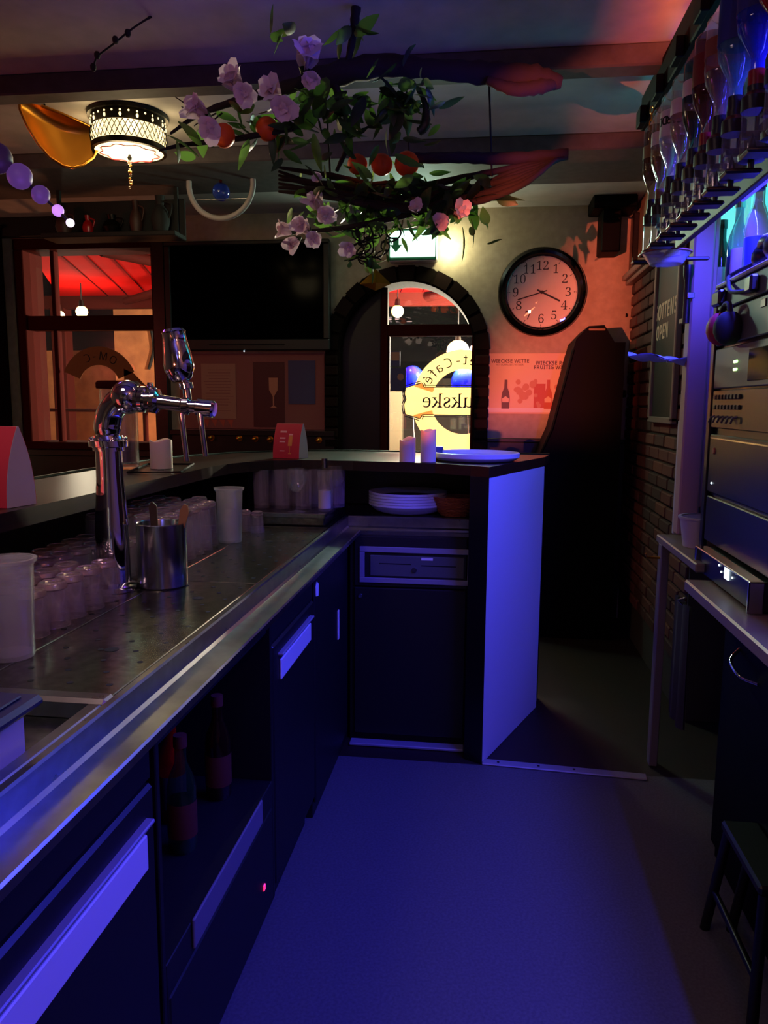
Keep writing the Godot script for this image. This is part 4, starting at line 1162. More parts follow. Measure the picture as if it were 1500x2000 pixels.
# ---------------------------------------------------------------- on the far wall
func wall_things() -> void:
	var c := thing("wall_clock", "large round wall clock with a thick black rim", "clock", Vector3(0.322, 2.04, -4.988))
	c.rotation_degrees.x = 2.0
	var face_x := Transform3D(Basis(Vector3.RIGHT, PI / 2), Vector3.ZERO)
	part("rim", lathed([Vector2(0.225, 0.004), Vector2(0.262, 0.0), Vector2(0.268, 0.012), Vector2(0.262, 0.034), Vector2(0.245, 0.046), Vector2(0.228, 0.040), Vector2(0.214, 0.020), Vector2(0.214, 0.004)], 56, face_x), mat("clock_rim", Color(0.015, 0.015, 0.018), 0.12), c)
	part("inner_ring", lathed([Vector2(0.206, 0.014), Vector2(0.216, 0.022), Vector2(0.212, 0.026), Vector2(0.206, 0.014)], 48, face_x), M.chrome, c)
	part("dial", lathed([Vector2(0, 0.004), Vector2(0.22, 0.004), Vector2(0.22, 0.010), Vector2(0, 0.010)], 48, face_x), M.clock_face, c)
	for k in 12:
		var a := PI / 2 - TAU * (k + 1) / 12
		word("numeral", str(k + 1), 0.052, M.ink, c, Transform3D(Basis(), Vector3(cos(a) * 0.158, sin(a) * 0.158, 0.0108)), true)
		part("tick", box(Vector3(0.197, 0, 0.0108), Vector3(0.010, 0.004, 0.001), 0.0), M.ink, c, Transform3D(Basis(Vector3.BACK, a), Vector3.ZERO))
	var ah := deg_to_rad(-26.0)
	var am := deg_to_rad(197.0)
	part("hour_hand", box(Vector3(0.045, 0, 0.014), Vector3(0.155, 0.011, 0.002), 0.0005), M.ink, c, Transform3D(Basis(Vector3.BACK, ah), Vector3.ZERO))
	part("minute_hand", box(Vector3(0.06, 0, 0.017), Vector3(0.185, 0.008, 0.002), 0.0005), M.ink, c, Transform3D(Basis(Vector3.BACK, am), Vector3.ZERO))
	part("hub", lathed([Vector2(0, 0.01), Vector2(0.010, 0.01), Vector2(0.010, 0.020), Vector2(0, 0.020)], 16, face_x), M.ink, c)
	part("glass_cover", lathed([Vector2(0.218, 0.0268), Vector2(0.15, 0.0270), Vector2(0.07, 0.0271), Vector2(0, 0.0272)], 40, face_x), M.window_glass, c)
	var e := thing("exit_sign", "lit green emergency exit sign above the arched door", "exit sign", Vector3(-0.47, 2.32, -4.995))
	part("housing", box(Vector3(0, 0, 0.05), Vector3(0.30, 0.19, 0.09), 0.008), M.plastic_white, e)
	part("lit_face", box(Vector3(0, 0.006, 0.097), Vector3(0.278, 0.155, 0.008), 0.003), M.exit_glow, e)
	var gr := mb()
	bx(gr, Vector3(0, -0.083, 0.098), Vector3(0.29, 0.016, 0.012), 0.003)
	bx(gr, Vector3(0.143, 0, 0.098), Vector3(0.008, 0.18, 0.012), 0.002)
	bx(gr, Vector3(-0.143, 0, 0.098), Vector3(0.008, 0.18, 0.012), 0.002)
	bx(gr, Vector3(0, 0.088, 0.098), Vector3(0.29, 0.008, 0.012), 0.002)
	part("green_border", gr, M.exit_green, e)
	var arrow := mb()
	prism(arrow, PackedVector2Array([Vector2(-0.12, -0.045), Vector2(-0.085, -0.045), Vector2(-0.085, 0.0), Vector2(-0.065, 0.0), Vector2(-0.1025, 0.045), Vector2(-0.14, 0.0), Vector2(-0.12, 0.0)]), 0.001, Transform3D(Basis(Vector3.BACK, PI), Vector3(-0.205, 0, 0.1012)))
	part("arrow", arrow, M.exit_green, e)
	omni(Vector3(0.22, 0.0, 0.09), Color(1.0, 0.98, 0.76), 0.12, 0.03, e)
	var tv := thing("television", "large dark television hanging on the far wall", "television", Vector3(-1.533, 2.03, -4.93))
	part("cabinet", box(Vector3(0, 0, -0.02), Vector3(1.08, 0.68, 0.05), 0.01), M.plastic_black, tv)
	part("screen", box(Vector3(0, 0.022, 0.007), Vector3(1.0, 0.585, 0.006), 0.001), M.screen_black, tv)
	var bz := mb()
	bspan(bz, Vector3(-0.54, -0.34, 0.0), Vector3(0.54, -0.27, 0.018), 0.005)
	bspan(bz, Vector3(-0.54, 0.314, 0.0), Vector3(0.54, 0.34, 0.018), 0.005)
	bspan(bz, Vector3(-0.54, -0.27, 0.0), Vector3(-0.50, 0.314, 0.018), 0.005)
	bspan(bz, Vector3(0.50, -0.27, 0.0), Vector3(0.54, 0.314, 0.018), 0.005)
	part("bezel", bz, M.cabinet_black, tv)
	part("speaker_slit", box(Vector3(0, -0.305, 0.019), Vector3(0.5, 0.008, 0.002), 0.0), M.hole_black, tv)
	part("standby_light", box(Vector3(-0.02, -0.346, 0.012), Vector3(0.008, 0.008, 0.008), 0.002), M.white_led, tv)
	part("wall_mount", box(Vector3(0, 0, -0.055), Vector3(0.4, 0.3, 0.03), 0.004), M.satin_steel, tv)
	# notice board under the television
	var p := thing("poster_board", "wide dim pin board of bar notices under the television", "notice board", Vector3(-1.53, 1.428, -4.995))
	part("board", box(Vector3(0, 0, 0.006), Vector3(0.98, 0.49, 0.012), 0.002), M.poster_board, p)
	var sh := part("menu_sheet", box(Vector3(-0.22, 0.0, 0.0135), Vector3(0.235, 0.36, 0.003), 0.0005), M.poster_sheet, p)
	var lines := mb()
	for k in 15:
		bx(lines, Vector3(-0.22 + rng.randf_range(-0.01, 0.01), 0.14 - k * 0.019, 0.0155), Vector3(rng.randf_range(0.13, 0.19), 0.004, 0.0006), 0.0)
	stuff(part("print_line", lines, M.poster_board, sh))
	var glass_sheet := part("drink_poster", box(Vector3(0.12, -0.02, 0.0135), Vector3(0.21, 0.42, 0.003), 0.0005), M.poster_maroon, p)
	part("glass_print", prismed(PackedVector2Array([Vector2(-0.03, 0.08), Vector2(0.03, 0.08), Vector2(0.028, 0.0), Vector2(0.004, -0.04), Vector2(0.004, -0.10), Vector2(0.025, -0.115), Vector2(-0.025, -0.115), Vector2(-0.004, -0.10), Vector2(-0.004, -0.04), Vector2(-0.028, 0.0)]), 0.0008, Transform3D(Basis(), Vector3(0.15, 0.01, 0.0152))), M.poster_orange, glass_sheet)
	part("blue_sheet", box(Vector3(0.34, 0.06, 0.0135), Vector3(0.18, 0.28, 0.003), 0.0005), M.poster_blue, p)
	var flags := mb()
	for k in 4:
		prism(flags, PackedVector2Array([Vector2(-0.02, 0), Vector2(0.02, 0), Vector2(0.008, -0.05)]), 0.001, Transform3D(Basis(), Vector3(-0.31 + k * 0.055, -0.185, 0.0125)))
	part("flag_print", flags, M.poster_red, p)
	# beer poster on the wall by the door
	var q := thing("beer_poster", "cream poster of two beer bottles below the wall clock", "poster", Vector3(0.285, 1.485, -4.998))
	part("sheet", box(Vector3(0, 0, 0.0015), Vector3(0.56, 0.375, 0.003), 0.0005), M.poster_cream, q)
	word("heading", "WIECKSE WITTE", 0.0225, M.poster_brown, q, Transform3D(Basis(), Vector3(-0.142, 0.14, 0.0032)), false, true)
	word("heading", "HET COMPLEETE WITBIER", 0.0105, M.poster_brown, q, Transform3D(Basis(), Vector3(-0.145, 0.118, 0.0032)))
	word("heading", "WIECKSE ROSÉ", 0.0225, M.poster_brown, q, Transform3D(Basis(), Vector3(0.125, 0.128, 0.0032)), false, true)
	word("heading", "FRUITIG WITBIER", 0.0225, M.poster_brown, q, Transform3D(Basis(), Vector3(0.135, 0.102, 0.0032)), false, true)
	for k in 2:
		var x := -0.165 if k == 0 else 0.098
		var bot := mb()
		prism(bot, PackedVector2Array([Vector2(-0.024, 0), Vector2(0.024, 0), Vector2(0.026, 0.07), Vector2(0.022, 0.10), Vector2(0.010, 0.13), Vector2(0.009, 0.18), Vector2(-0.009, 0.18), Vector2(-0.010, 0.13), Vector2(-0.022, 0.10), Vector2(-0.026, 0.07)]), 0.0006, Transform3D(Basis(), Vector3(x, -0.155, 0.0046)))
		var bp := part("bottle_print", bot, M.poster_brown if k == 0 else M.poster_red, q)
		part("label_print", prismed(PackedVector2Array([Vector2(-0.02, 0.04), Vector2(0.02, 0.04), Vector2(0.022, 0.062), Vector2(0.0, 0.078), Vector2(-0.022, 0.062)]), 0.0005, Transform3D(Basis(), Vector3(x, -0.155, 0.0053))), M.poster_cream, bp)
	var fruit := mb()
	for k in 26:
		var x := rng.randf_range(-0.12, 0.05) if k < 16 else rng.randf_range(0.15, 0.27)
		lathe(fruit, [Vector2(0, 0), Vector2(rng.randf_range(0.012, 0.026), 0), Vector2(0.008, 0.0004), Vector2(0, 0.0004)], 12, Transform3D(Basis(Vector3.RIGHT, PI / 2), Vector3(x, rng.randf_range(-0.14, 0.02), 0.0032 + k * 0.00004)))
	stuff(part("fruit_print", fruit, M.poster_orange, q))
	part("red_print", box(Vector3(0.045, -0.075, 0.0034), Vector3(0.07, 0.15, 0.0006), 0.0), M.poster_red, q)
	part("shelf_print", box(Vector3(0.0, -0.163, 0.004), Vector3(0.555, 0.028, 0.0006), 0.0), M.label_white, q)
	# machine in the corner
	var g := thing("game_machine", "tall black slant-topped machine in the far corner", "machine", Vector3(0, 0, -4.97))
	part("side_panel", prismed(PackedVector2Array([Vector2(0.20, 0), Vector2(0.20, 0.80), Vector2(0.375, 1.22), Vector2(0.475, 1.66), Vector2(0.52, 1.70), Vector2(0.755, 1.70), Vector2(0.75, 0)]), 0.47), M.machine_black, g)
	part("top_hood", prismed(PackedVector2Array([Vector2(0.475, 1.66), Vector2(0.49, 1.72), Vector2(0.555, 1.79), Vector2(0.64, 1.795), Vector2(0.70, 1.70), Vector2(0.52, 1.70)]), 0.44, Transform3D(Basis(), Vector3(0, 0, 0.015))), M.machine_black, g)
	part("hood_trim", span(Vector3(0.555, 1.765, 0.452), Vector3(0.645, 1.778, 0.462), 0.003), M.label_gold, g)  # trim bar, its orange highlight painted in as gold
	part("front_edge", tubed([Vector3(0.20, 0.80, 0.47), Vector3(0.375, 1.22, 0.47), Vector3(0.475, 1.66, 0.47)], [0.008], 7), M.machine_black, g)
	part("lock_knob", lathed([Vector2(0, 0), Vector2(0.025, 0), Vector2(0.02, 0.03), Vector2(0, 0.03)], 14, Transform3D(basis_to(Vector3.RIGHT), Vector3(0.752, 1.42, 0.40))), M.machine_black, g)
	# chalk board on the brick pier
	var b := thing("chalk_board", "framed chalk board hanging on the brick pier", "chalk board", Vector3(0.842, 1.70, -3.92))
	part("board", box(Vector3(0.008, 0, 0), Vector3(0.012, 0.80, 0.46), 0.002), M.cabinet_black, b)
	for z in [-0.245, 0.245]:
		part("frame", box(Vector3(0, 0, z), Vector3(0.028, 0.84, 0.03), 0.004), M.shelf_wood, b)
	for y in [-0.415, 0.415]:
		part("frame", box(Vector3(0, y, 0), Vector3(0.028, 0.03, 0.52), 0.004), M.shelf_wood, b)
	word("chalk_line", "SOTTENS", 0.075, M.poster_cream, b, Transform3D(Basis(Vector3.UP, -PI / 2), Vector3(0.001, 0.11, -0.035)), false, true)
	word("chalk_line", "OPEN", 0.07, M.poster_cream, b, Transform3D(Basis(Vector3.UP, -PI / 2), Vector3(0.001, 0.01, -0.09)), false, true)
	# brass coat knobs
	var xs := [-1.80, -1.61, -1.50, -1.40, -1.075]
	var which := ["brass coat knob on the wainscot, nearest the window post", "brass coat knob on the wainscot, second from the window post", "brass coat knob on the wainscot, middle of the five", "brass coat knob on the wainscot, fourth from the window post", "brass coat knob on the wainscot, nearest the arched door"]
	for k in 5:
		var t := thing("coat_knob", which[k], "coat knob", Vector3(xs[k], 1.125 - k * 0.002, -4.966), "coat knobs on the wainscot")
		part("plate", lathed([Vector2(0, 0), Vector2(0.022, 0), Vector2(0.02, 0.004), Vector2(0, 0.004)], 16, face_x), M.brass, t)
		var st := mb()
		ball(st, Vector3(0, 0, 0.03), 0.015, 14)
		lathe(st, [Vector2(0.006, 0.0), Vector2(0.006, 0.03)], 10, face_x)
		part("knob", st, M.brass, t)
	var wh := thing("wall_hook", "tiny dark hook on the wall beside the slant-topped machine", "hook", Vector3(0.835, 1.90, -4.999))
	part("plate", box(Vector3(0, 0, 0.003), Vector3(0.010, 0.024, 0.005), 0.001), M.dark_bronze, wh)
	part("hook", tubed([Vector3(0, 0.002, 0.005), Vector3(0, -0.008, 0.02), Vector3(0, 0.004, 0.026)], [0.0025], 6), M.dark_bronze, wh)
	# high shelf with ornaments above the window
	var s := thing("high_shelf", "dark shelf hanging high above the left window", "shelf", Vector3(-1.98, 2.22, -4.05))
	part("board", box(Vector3(0, 0, 0), Vector3(0.74, 0.025, 0.16), 0.004), M.matt_black, s)
	part("back", box(Vector3(0.02, 0.1, -0.07), Vector3(0.70, 0.2, 0.015), 0.003), M.matt_black, s)
	for x in [-0.33, 0.33]:
		part("hanger", span(Vector3(x - 0.01, 0.0, -0.06), Vector3(x + 0.01, 0.258, -0.04), 0.002), M.matt_black, s)
	var orn := [["clutter_brown", 0.045, 0.13, "squat brown jug on the high shelf"], ["red_paint", 0.03, 0.10, "small red lantern jar on the high shelf"], ["dark_bronze", 0.05, 0.10, "bronze pot on the high shelf"], ["clutter_brown", 0.035, 0.17, "slender brown jug on the high shelf"], ["matt_black", 0.05, 0.19, "black urn on the high shelf, nearest the ring ornament"]]
	for k in orn.size():
		var o: Array = orn[k]
		var t := thing("ornament", o[3], "ornament", Vector3(-2.26 + k * 0.135, 2.233, -4.05), "ornaments on the high shelf")
		var r: float = o[1]
		var h: float = o[2]
		part("body", lathed([Vector2(0, 0), Vector2(r * 0.7, 0), Vector2(r, h * 0.35), Vector2(r * 0.8, h * 0.6), Vector2(r * 0.4, h * 0.75), Vector2(r * 0.5, h), Vector2(0, h)], 18), M[o[0]], t)
		part("handle", tubed(curve_pts([Vector3(r * 0.45, h * 0.85, 0), Vector3(r * 1.25, h * 0.75, 0), Vector3(r * 0.95, h * 0.4, 0)], 5), [0.005], 6), M[o[0]], t)
	# ring ornament with a blue glass ball
	var ring := thing("ring_ornament", "pale hanging ring with a blue glass ball in its middle", "ornament", Vector3(-1.37, 2.46, -4.0))
	var low := []
	for k in 25:
		var a := PI * 0.86 + PI * 1.28 * k / 24
		low.append(Vector3(cos(a) * 0.17, sin(a) * 0.17, 0))
	part("ring", tubed(low, [0.014], 9), M.board_white, ring)
	var bb := mb()
	ball(bb, Vector3(0, -0.04, 0), 0.045, 18)
	part("glass_ball", bb, M.blue_bottle, ring)
	part("stem", tubed([Vector3(0, 0.09, 0), Vector3(0, 0.0, 0)], [0.008], 8), M.red_brown_wood, ring)
	part("cross_wire", tubed([Vector3(-0.145, -0.075, 0), Vector3(0.145, -0.075, 0)], [0.003], 6), M.satin_steel, ring)


# ---------------------------------------------------------------- lamps and ornaments under the ceiling
func ceiling_things() -> void:
	var l := thing("mosaic_lamp", "lit round mosaic ceiling lamp with a hanging bead tassel", "lamp", Vector3(-1.525, 2.55, -3.29))
	part("flange", lathed([Vector2(0, -0.018), Vector2(0.165, -0.018), Vector2(0.168, -0.006), Vector2(0.160, 0.0), Vector2(0, 0.0)], 40), M.dark_bronze, l)
	part("upper_band", lathed([Vector2(0.146, -0.062), Vector2(0.150, -0.058), Vector2(0.150, -0.018), Vector2(0.146, -0.018)], 40), M.dark_bronze, l)
	var dots := mb()
	for k in 28:
		var a := TAU * k / 28
		var at := Vector3(cos(a) * 0.149, -0.030, sin(a) * 0.149)
		ball(dots, at, 0.0045, 8)
		if k % 2 == 0:
			ball(dots, Vector3(cos(a) * 0.149, -0.046, sin(a) * 0.149), 0.006, 8, 1.5)
	part("pierced_light", dots, M.lamp_glow, l)
	part("glass_band", lathed([Vector2(0.150, -0.128), Vector2(0.154, -0.095), Vector2(0.150, -0.062)], 40), M.lamp_glow, l)
	var lat := mb()
	for k in 44:
		for s in [-1.0, 1.0]:
			var a0 := TAU * k / 44
			var a1: float = a0 + s * TAU / 44 * 1.5
			var am: float = (a0 + a1) * 0.5
			tube(lat, [Vector3(cos(a0) * 0.152, -0.064, sin(a0) * 0.152), Vector3(cos(am) * 0.156, -0.095, sin(am) * 0.156), Vector3(cos(a1) * 0.152, -0.126, sin(a1) * 0.152)], [0.0016], 4)
	part("lattice", lat, M.dark_bronze, l)
	part("lower_ring", lathed([Vector2(0.140, -0.152), Vector2(0.153, -0.150), Vector2(0.153, -0.128), Vector2(0.146, -0.126), Vector2(0.140, -0.13)], 40), M.dark_bronze, l)
	part("bottom_glass", lathed([Vector2(0, -0.158), Vector2(0.08, -0.155), Vector2(0.140, -0.148), Vector2(0.140, -0.144), Vector2(0, -0.15)], 40), M.lamp_glow, l)
	var wave := mb()
	var wp := []
	for k in 41:
		var a := TAU * k / 40
		wp.append(Vector3(cos(a) * (0.115 + 0.010 * sin(a * 9.0)), -0.1545, sin(a) * (0.115 + 0.010 * sin(a * 9.0))))
	tube(wave, wp, [0.0022], 5)
	part("pink_vein", wave, M.card_dark_pink, l)
	part("finial", lathed([Vector2(0, -0.185), Vector2(0.007, -0.18), Vector2(0.010, -0.17), Vector2(0.004, -0.158), Vector2(0, -0.158)], 12), M.dark_bronze, l)
	for k in 9:
		var st := mb()
		ball(st, Vector3(0.004 * sin(k * 2.1), -0.192 - k * 0.0125, 0.004 * cos(k * 1.7)), 0.0055 if k % 3 else 0.0085, 10)
		part("bead", st, M.brass if k % 2 else M.gold_spirit, l)
	omni(Vector3(0, -0.20, 0), Color(1.0, 0.90, 0.68), 0.15, 0.1, l)
	for k in 6:
		var a := TAU * k / 6
		omni(Vector3(cos(a) * 0.185, -0.075, sin(a) * 0.185), Color(1.0, 0.88, 0.62), 0.0075, 0.03, l)
	# brass dish
	var d := thing("brass_dish", "polished brass half dish hanging beside the mosaic lamp", "dish", Vector3(-1.76, 2.44, -3.17))
	d.rotation.y = deg_to_rad(38)
	var outline := PackedVector2Array([Vector2(-0.125, 0.105), Vector2(-0.125, 0.07), Vector2(-0.105, 0.01), Vector2(-0.075, -0.05), Vector2(-0.04, -0.095), Vector2(0.0, -0.120), Vector2(0.03, -0.122), Vector2(0.065, -0.105), Vector2(0.098, -0.07), Vector2(0.118, -0.025), Vector2(0.126, 0.012), Vector2(0.12, 0.042), Vector2(0.07, 0.062), Vector2(0.0, 0.085), Vector2(-0.06, 0.10)])
	for k in outline.size():
		outline[k].x *= 1.22
	var ds := mb()
	ds.set_smooth_group(0)
	var cen := Vector2(0.0, 0.03)
	for ring in 5:
		for k in outline.size():
			var q := []
			for e in [[ring, k], [ring + 1, k], [ring + 1, k + 1], [ring, k + 1]]:
				var f: float = e[0] / 5.0
				var p: Vector2 = cen.lerp(outline[e[1] % outline.size()], f)
				q.append(Vector3(p.x, p.y, -0.05 * (1.0 - f * f)))
			quad(ds, q[0], q[1], q[2], q[3], Vector3(0, 0, 1))
			for m in 4:
				q[m] = q[m] - Vector3(0, 0, 0.006)
			quad(ds, q[0], q[1], q[2], q[3], Vector3(0, 0, -1))
	part("dish", ds, M.brass, d)
	var rim := []
	for k in outline.size():
		rim.append(Vector3(outline[k].x, outline[k].y, 0))
	part("rim", tubed(rim, [0.006], 7), M.brass, d)
	part("hook", tubed([Vector3(-0.06, 0.10, -0.003), Vector3(-0.06, 0.112, -0.003)], [0.004], 6), M.dark_bronze, d)
	# string of purple globes
	var g := thing("globe_string", "string of purple party globes hanging down towards the window", "party lights", Vector3(-1.208, 1.865, -2.2))
	var spots := [[Vector3.ZERO, 0.012, "purple_led"], [Vector3(-0.036, 0.035, 0.0), 0.017, "purple_led_mid"], [Vector3(-0.075, 0.075, 0.02), 0.026, "purple_led_dim"], [Vector3(-0.118, 0.118, 0.05), 0.035, "purple_led_dim"], [Vector3(-0.165, 0.16, 0.08), 0.042, "purple_led_faint"], [Vector3(-0.215, 0.215, 0.11), 0.046, "purple_led_faint"]]
	var wire := []
	for k in spots.size():
		var st := mb()
		ball(st, spots[k][0], spots[k][1], 18)
		part("globe", st, M[spots[k][2]], g)
		wire.append(spots[k][0])
	wire.append(Vector3(-0.30, 0.45, 0.14))
	wire.append(Vector3(-0.33, 0.685, 0.15))
	part("wire", tubed(wire, [0.004], 6), M.matt_black, g)
	omni(Vector3(-0.05, 0.0, 0.14), Color(0.6, 0.35, 1.0), 0.012, 0.05, g)
	# lamps out of the picture that light the room
	var sp := thing("spotlight", "out-of-view orange lamp behind the camera, masked to light the ceiling and clock wall", "spotlight", Vector3(-1.08, 1.46, 0.35))  # unseen lamp, placed for the orange light on ceiling and clock wall
	var aim := Vector3(0.48, 0.22, -1.0).normalized()
	var fwd := Transform3D(basis_to(aim), Vector3.ZERO)
	part("can", lathed([Vector2(0, -0.16), Vector2(0.05, -0.16), Vector2(0.06, 0.0), Vector2(0.055, 0.0), Vector2(0.045, -0.15), Vector2(0, -0.15)], 20, fwd), M.plastic_black, sp)
	part("lens", lathed([Vector2(0, -0.02), Vector2(0.045, -0.02), Vector2(0.045, -0.012), Vector2(0, -0.012)], 20, fwd), M.spot_glow, sp)
	part("foot", lathed([Vector2(0, -0.33), Vector2(0.08, -0.33), Vector2(0.07, -0.31), Vector2(0.012, -0.30), Vector2(0.012, -0.06), Vector2(0, -0.06)], 20), M.plastic_black, sp)
	# unseen mask plate: its cut-out is shaped to bound the orange light
	var door := mb()
	var hole := [Vector2(0.19, -0.052), Vector2(0.37, -0.052), Vector2(0.372, 0.165), Vector2(0.384, 0.25), Vector2(0.408, 0.268), Vector2(0.9, 0.535), Vector2(0.9, 0.65), Vector2(0.375, 0.268), Vector2(0.285, 0.135), Vector2(0.206, 0.039)]
	var outside := [Vector2(-0.4, -0.7), Vector2(0.6, -0.7), Vector2(1.0, -0.5), Vector2(1.2, -0.4), Vector2(1.4, -0.25), Vector2(1.7, 0.0), Vector2(1.7, 1.5), Vector2(0.3, 1.5), Vector2(-0.5, 1.5), Vector2(-0.7, 0.1)]
	for k in hole.size():
		var e := (k + 1) % hole.size()
		prism(door, PackedVector2Array([hole[k] * 0.3, hole[e] * 0.3, outside[e] * 0.3, outside[k] * 0.3]), -0.004, Transform3D(Basis(), Vector3(0, 0, -0.3)))
	part("framing_shutter", door, M.matt_black, sp)
	part("shutter_arm", tubed([Vector3(0.03, -0.03, -0.02), Vector3(0.03, -0.06, -0.3)], [0.006], 6), M.plastic_black, sp)
	var s := SpotLight3D.new()
	s.light_color = Color(1.0, 0.44, 0.33)
	s.light_energy = 42.0
	s.light_size = 0.005
	s.spot_range = 20.0
	s.spot_attenuation = 2.0
	s.spot_angle = 27.0
	s.spot_angle_attenuation = 0.4
	s.shadow_enabled = true
	put_child(s, "spot_light", sp)
	s.transform = Transform3D(Basis.looking_at(aim, Vector3.UP), Vector3.ZERO)
	var pn := thing("panel_lamp", "unseen panel lamp over the bar, placed to light the glasses and tap", "lamp", Vector3(-1.05, 2.36, -0.85))  # out of view, placed to light glasses, steel and tap
	part("frame", box(Vector3(0, 0.012, 0), Vector3(0.34, 0.03, 0.54), 0.005), M.satin_steel, pn)
	part("diffuser", box(Vector3(0, -0.006, 0), Vector3(0.30, 0.008, 0.50), 0.002), glow("panel_glow", Color(1.0, 0.86, 0.84), 6.0), pn)
	for x in [-0.1, 0.1]:
		part("hanger", tubed([Vector3(x, 0.02, 0), Vector3(x, 0.19, 0)], [0.004], 6), M.satin_steel, pn)
	area(Vector3(-1.05, 2.345, -0.85), Vector3(0, -1, 0), Vector2(0.30, 0.50), Color(1.0, 0.76, 0.74), 0.3)
	var vl := thing("violet_party_lamp", "added violet fill lamp behind the camera, put in to tint the ceiling blue", "lamp", Vector3(0.1, 2.2, 0.9))  # added fill lamp, gives the ceiling its blue tint
	part("canopy", lathed([Vector2(0, 0.33), Vector2(0.05, 0.33), Vector2(0.05, 0.35), Vector2(0, 0.35)], 16), M.plastic_black, vl)
	part("cord", tubed([Vector3(0, 0.05, 0), Vector3(0, 0.34, 0)], [0.005], 6), M.matt_black, vl)
	var vb := mb()
	ball(vb, Vector3.ZERO, 0.06, 16)
	part("bulb", vb, glow("violet_fill_glow", Color(0.5, 0.45, 1.0), 2.0), vl)
	omni(Vector3.ZERO, Color(0.52, 0.48, 1.0), 0.34, 0.06, vl)
	for k in 2:  # unseen tubes, placed for the clock streaks and warm light on bottles
		var tb := thing("warm_tube", ["unseen warm tube lamp, right one, placed for a streak in the clock glass", "unseen warm tube lamp, left one, placed for a streak in the clock glass"][k], "lamp", [Vector3(0.63, 2.29, 0.06), Vector3(0.49, 2.13, 0.06)][k])
		part("tube", tubed([Vector3(-0.065, -0.055, 0), Vector3(0.065, 0.055, 0)], [0.008], 10), glow("tube_glow_%d" % k, Color(1.0, 0.62, 0.38), 22.0), tb)
		part("rod", tubed([Vector3(0, 0.006, 0.012), Vector3(0, 2.55 - tb.position.y, 0.012)], [0.004], 6), M.matt_black, tb)
		omni(Vector3(0, 0, -0.02), Color(1.0, 0.62, 0.45), 0.10, 0.02, tb)
	var r := thing("red_wall_lamp", "unseen red lamp on the side wall, placed to redden the far wall", "lamp", Vector3(-3.74, 1.7, -2.4))  # out of view, placed to redden the far wall and notices
	part("back_plate", box(Vector3(-0.045, 0, 0), Vector3(0.02, 0.2, 0.14), 0.004), M.dark_bronze, r)
	var st2 := mb()
	ball(st2, Vector3(0.03, 0, 0), 0.06, 16)
	part("bulb", st2, glow("red_glow", Color(1.0, 0.2, 0.12), 3.0), r)
	omni(Vector3(0.03, 0, 0), Color(1.0, 0.38, 0.34), 0.45, 0.05, r)


# ---------------------------------------------------------------- dried-wood garlands
var leaf_mesh := []
var petal_mesh: ArrayMesh

func make_leaf(w: float, bend: float, fold: float) -> ArrayMesh:
	var st := mb()
	st.set_smooth_group(0)
	var n := 5
	for k in n:
		for s in [-1.0, 1.0]:
			var q := []
			for e in [[k, 0], [k + 1, 0], [k + 1, 1], [k, 1]]:
				var t: float = float(e[0]) / n
				var hw: float = w * pow(sin(PI * clampf(t * 0.93 + 0.05, 0.0, 1.0)), 0.8) * (1.15 - 0.5 * t) * e[1]
				q.append(Vector3(s * hw, t, -bend * t * t - fold * hw))
			quad(st, q[0], q[1], q[2], q[3], Vector3(0, 0, 1))
	st.generate_normals()
	return st.commit()


func make_petal() -> ArrayMesh:
	var st := mb()
	st.set_smooth_group(0)
	for i in 6:
		for j in 4:
			var q := []
			for e in [[i, j], [i + 1, j], [i + 1, j + 1], [i, j + 1]]:
				var t: float = e[0] / 6.0
				var u: float = (e[1] / 4.0 - 0.5) * 2.0
				var hw: float = 0.36 * pow(sin(PI * (0.06 + t * 0.86)), 0.7)
				q.append(Vector3(u * hw, t, 0.28 * sin(t * PI * 0.85) - 0.22 * u * u * hw))
			quad(st, q[0], q[1], q[2], q[3], Vector3(0, 0, 1))
	st.generate_normals()
	return st.commit()


func blossom(t: Node3D, at: Vector3, r: float, dir: Vector3, open := 0.6) -> void:
	var f := Node3D.new()
	put_child(f, "blossom", t)
	f.transform = Transform3D(basis_to(dir), at)
	for ringk in 2:
		var n := 4 if ringk == 0 else 5
		for k in n:
			var a := TAU * (k + ringk * 0.5) / n + 0.4
			var tilt := open * (0.35 + ringk * 0.75) + rng.randf_range(-0.12, 0.16)
			var b := Basis(Vector3.UP, a) * Basis(Vector3.RIGHT, tilt)
			b = b * Basis.from_scale(Vector3.ONE * r * (1.45 if ringk else 1.2) * rng.randf_range(0.85, 1.1))
			shared("petal", petal_mesh, M.petal, f, Transform3D(b * Basis(Vector3.UP, PI), Basis(Vector3.UP, a) * Vector3(0, -r * 0.2, r * 0.06)))
	part("calyx", lathed([Vector2(0, -r * 0.55), Vector2(r * 0.1, -r * 0.5), Vector2(r * 0.3, -r * 0.1), Vector2(0, 0)], 10), M.leaf_2, f)


func leaves(t: Node3D, n: int, c: Vector3, spread: Vector3, lo: float, hi: float) -> void:
	for k in n:
		var p := c + Vector3(rng.randfn() * spread.x, rng.randfn() * spread.y, rng.randfn() * spread.z)
		p.y = minf(p.y, 2.47)
		var d := Vector3(rng.randf_range(-1, 1), rng.randf_range(-1.1, 0.5), rng.randf_range(-0.6, 0.9))
		if d.length() < 0.2:
			d = Vector3(0.4, -0.6, 0.4)
		var s := rng.randf_range(lo, hi)
		shared("leaf", leaf_mesh[k % 3], M["leaf_%d" % (rng.randi() % 3)], t, Transform3D(basis_to(d) * Basis(Vector3.UP, rng.randf() * TAU) * Basis.from_scale(Vector3.ONE * s), p))


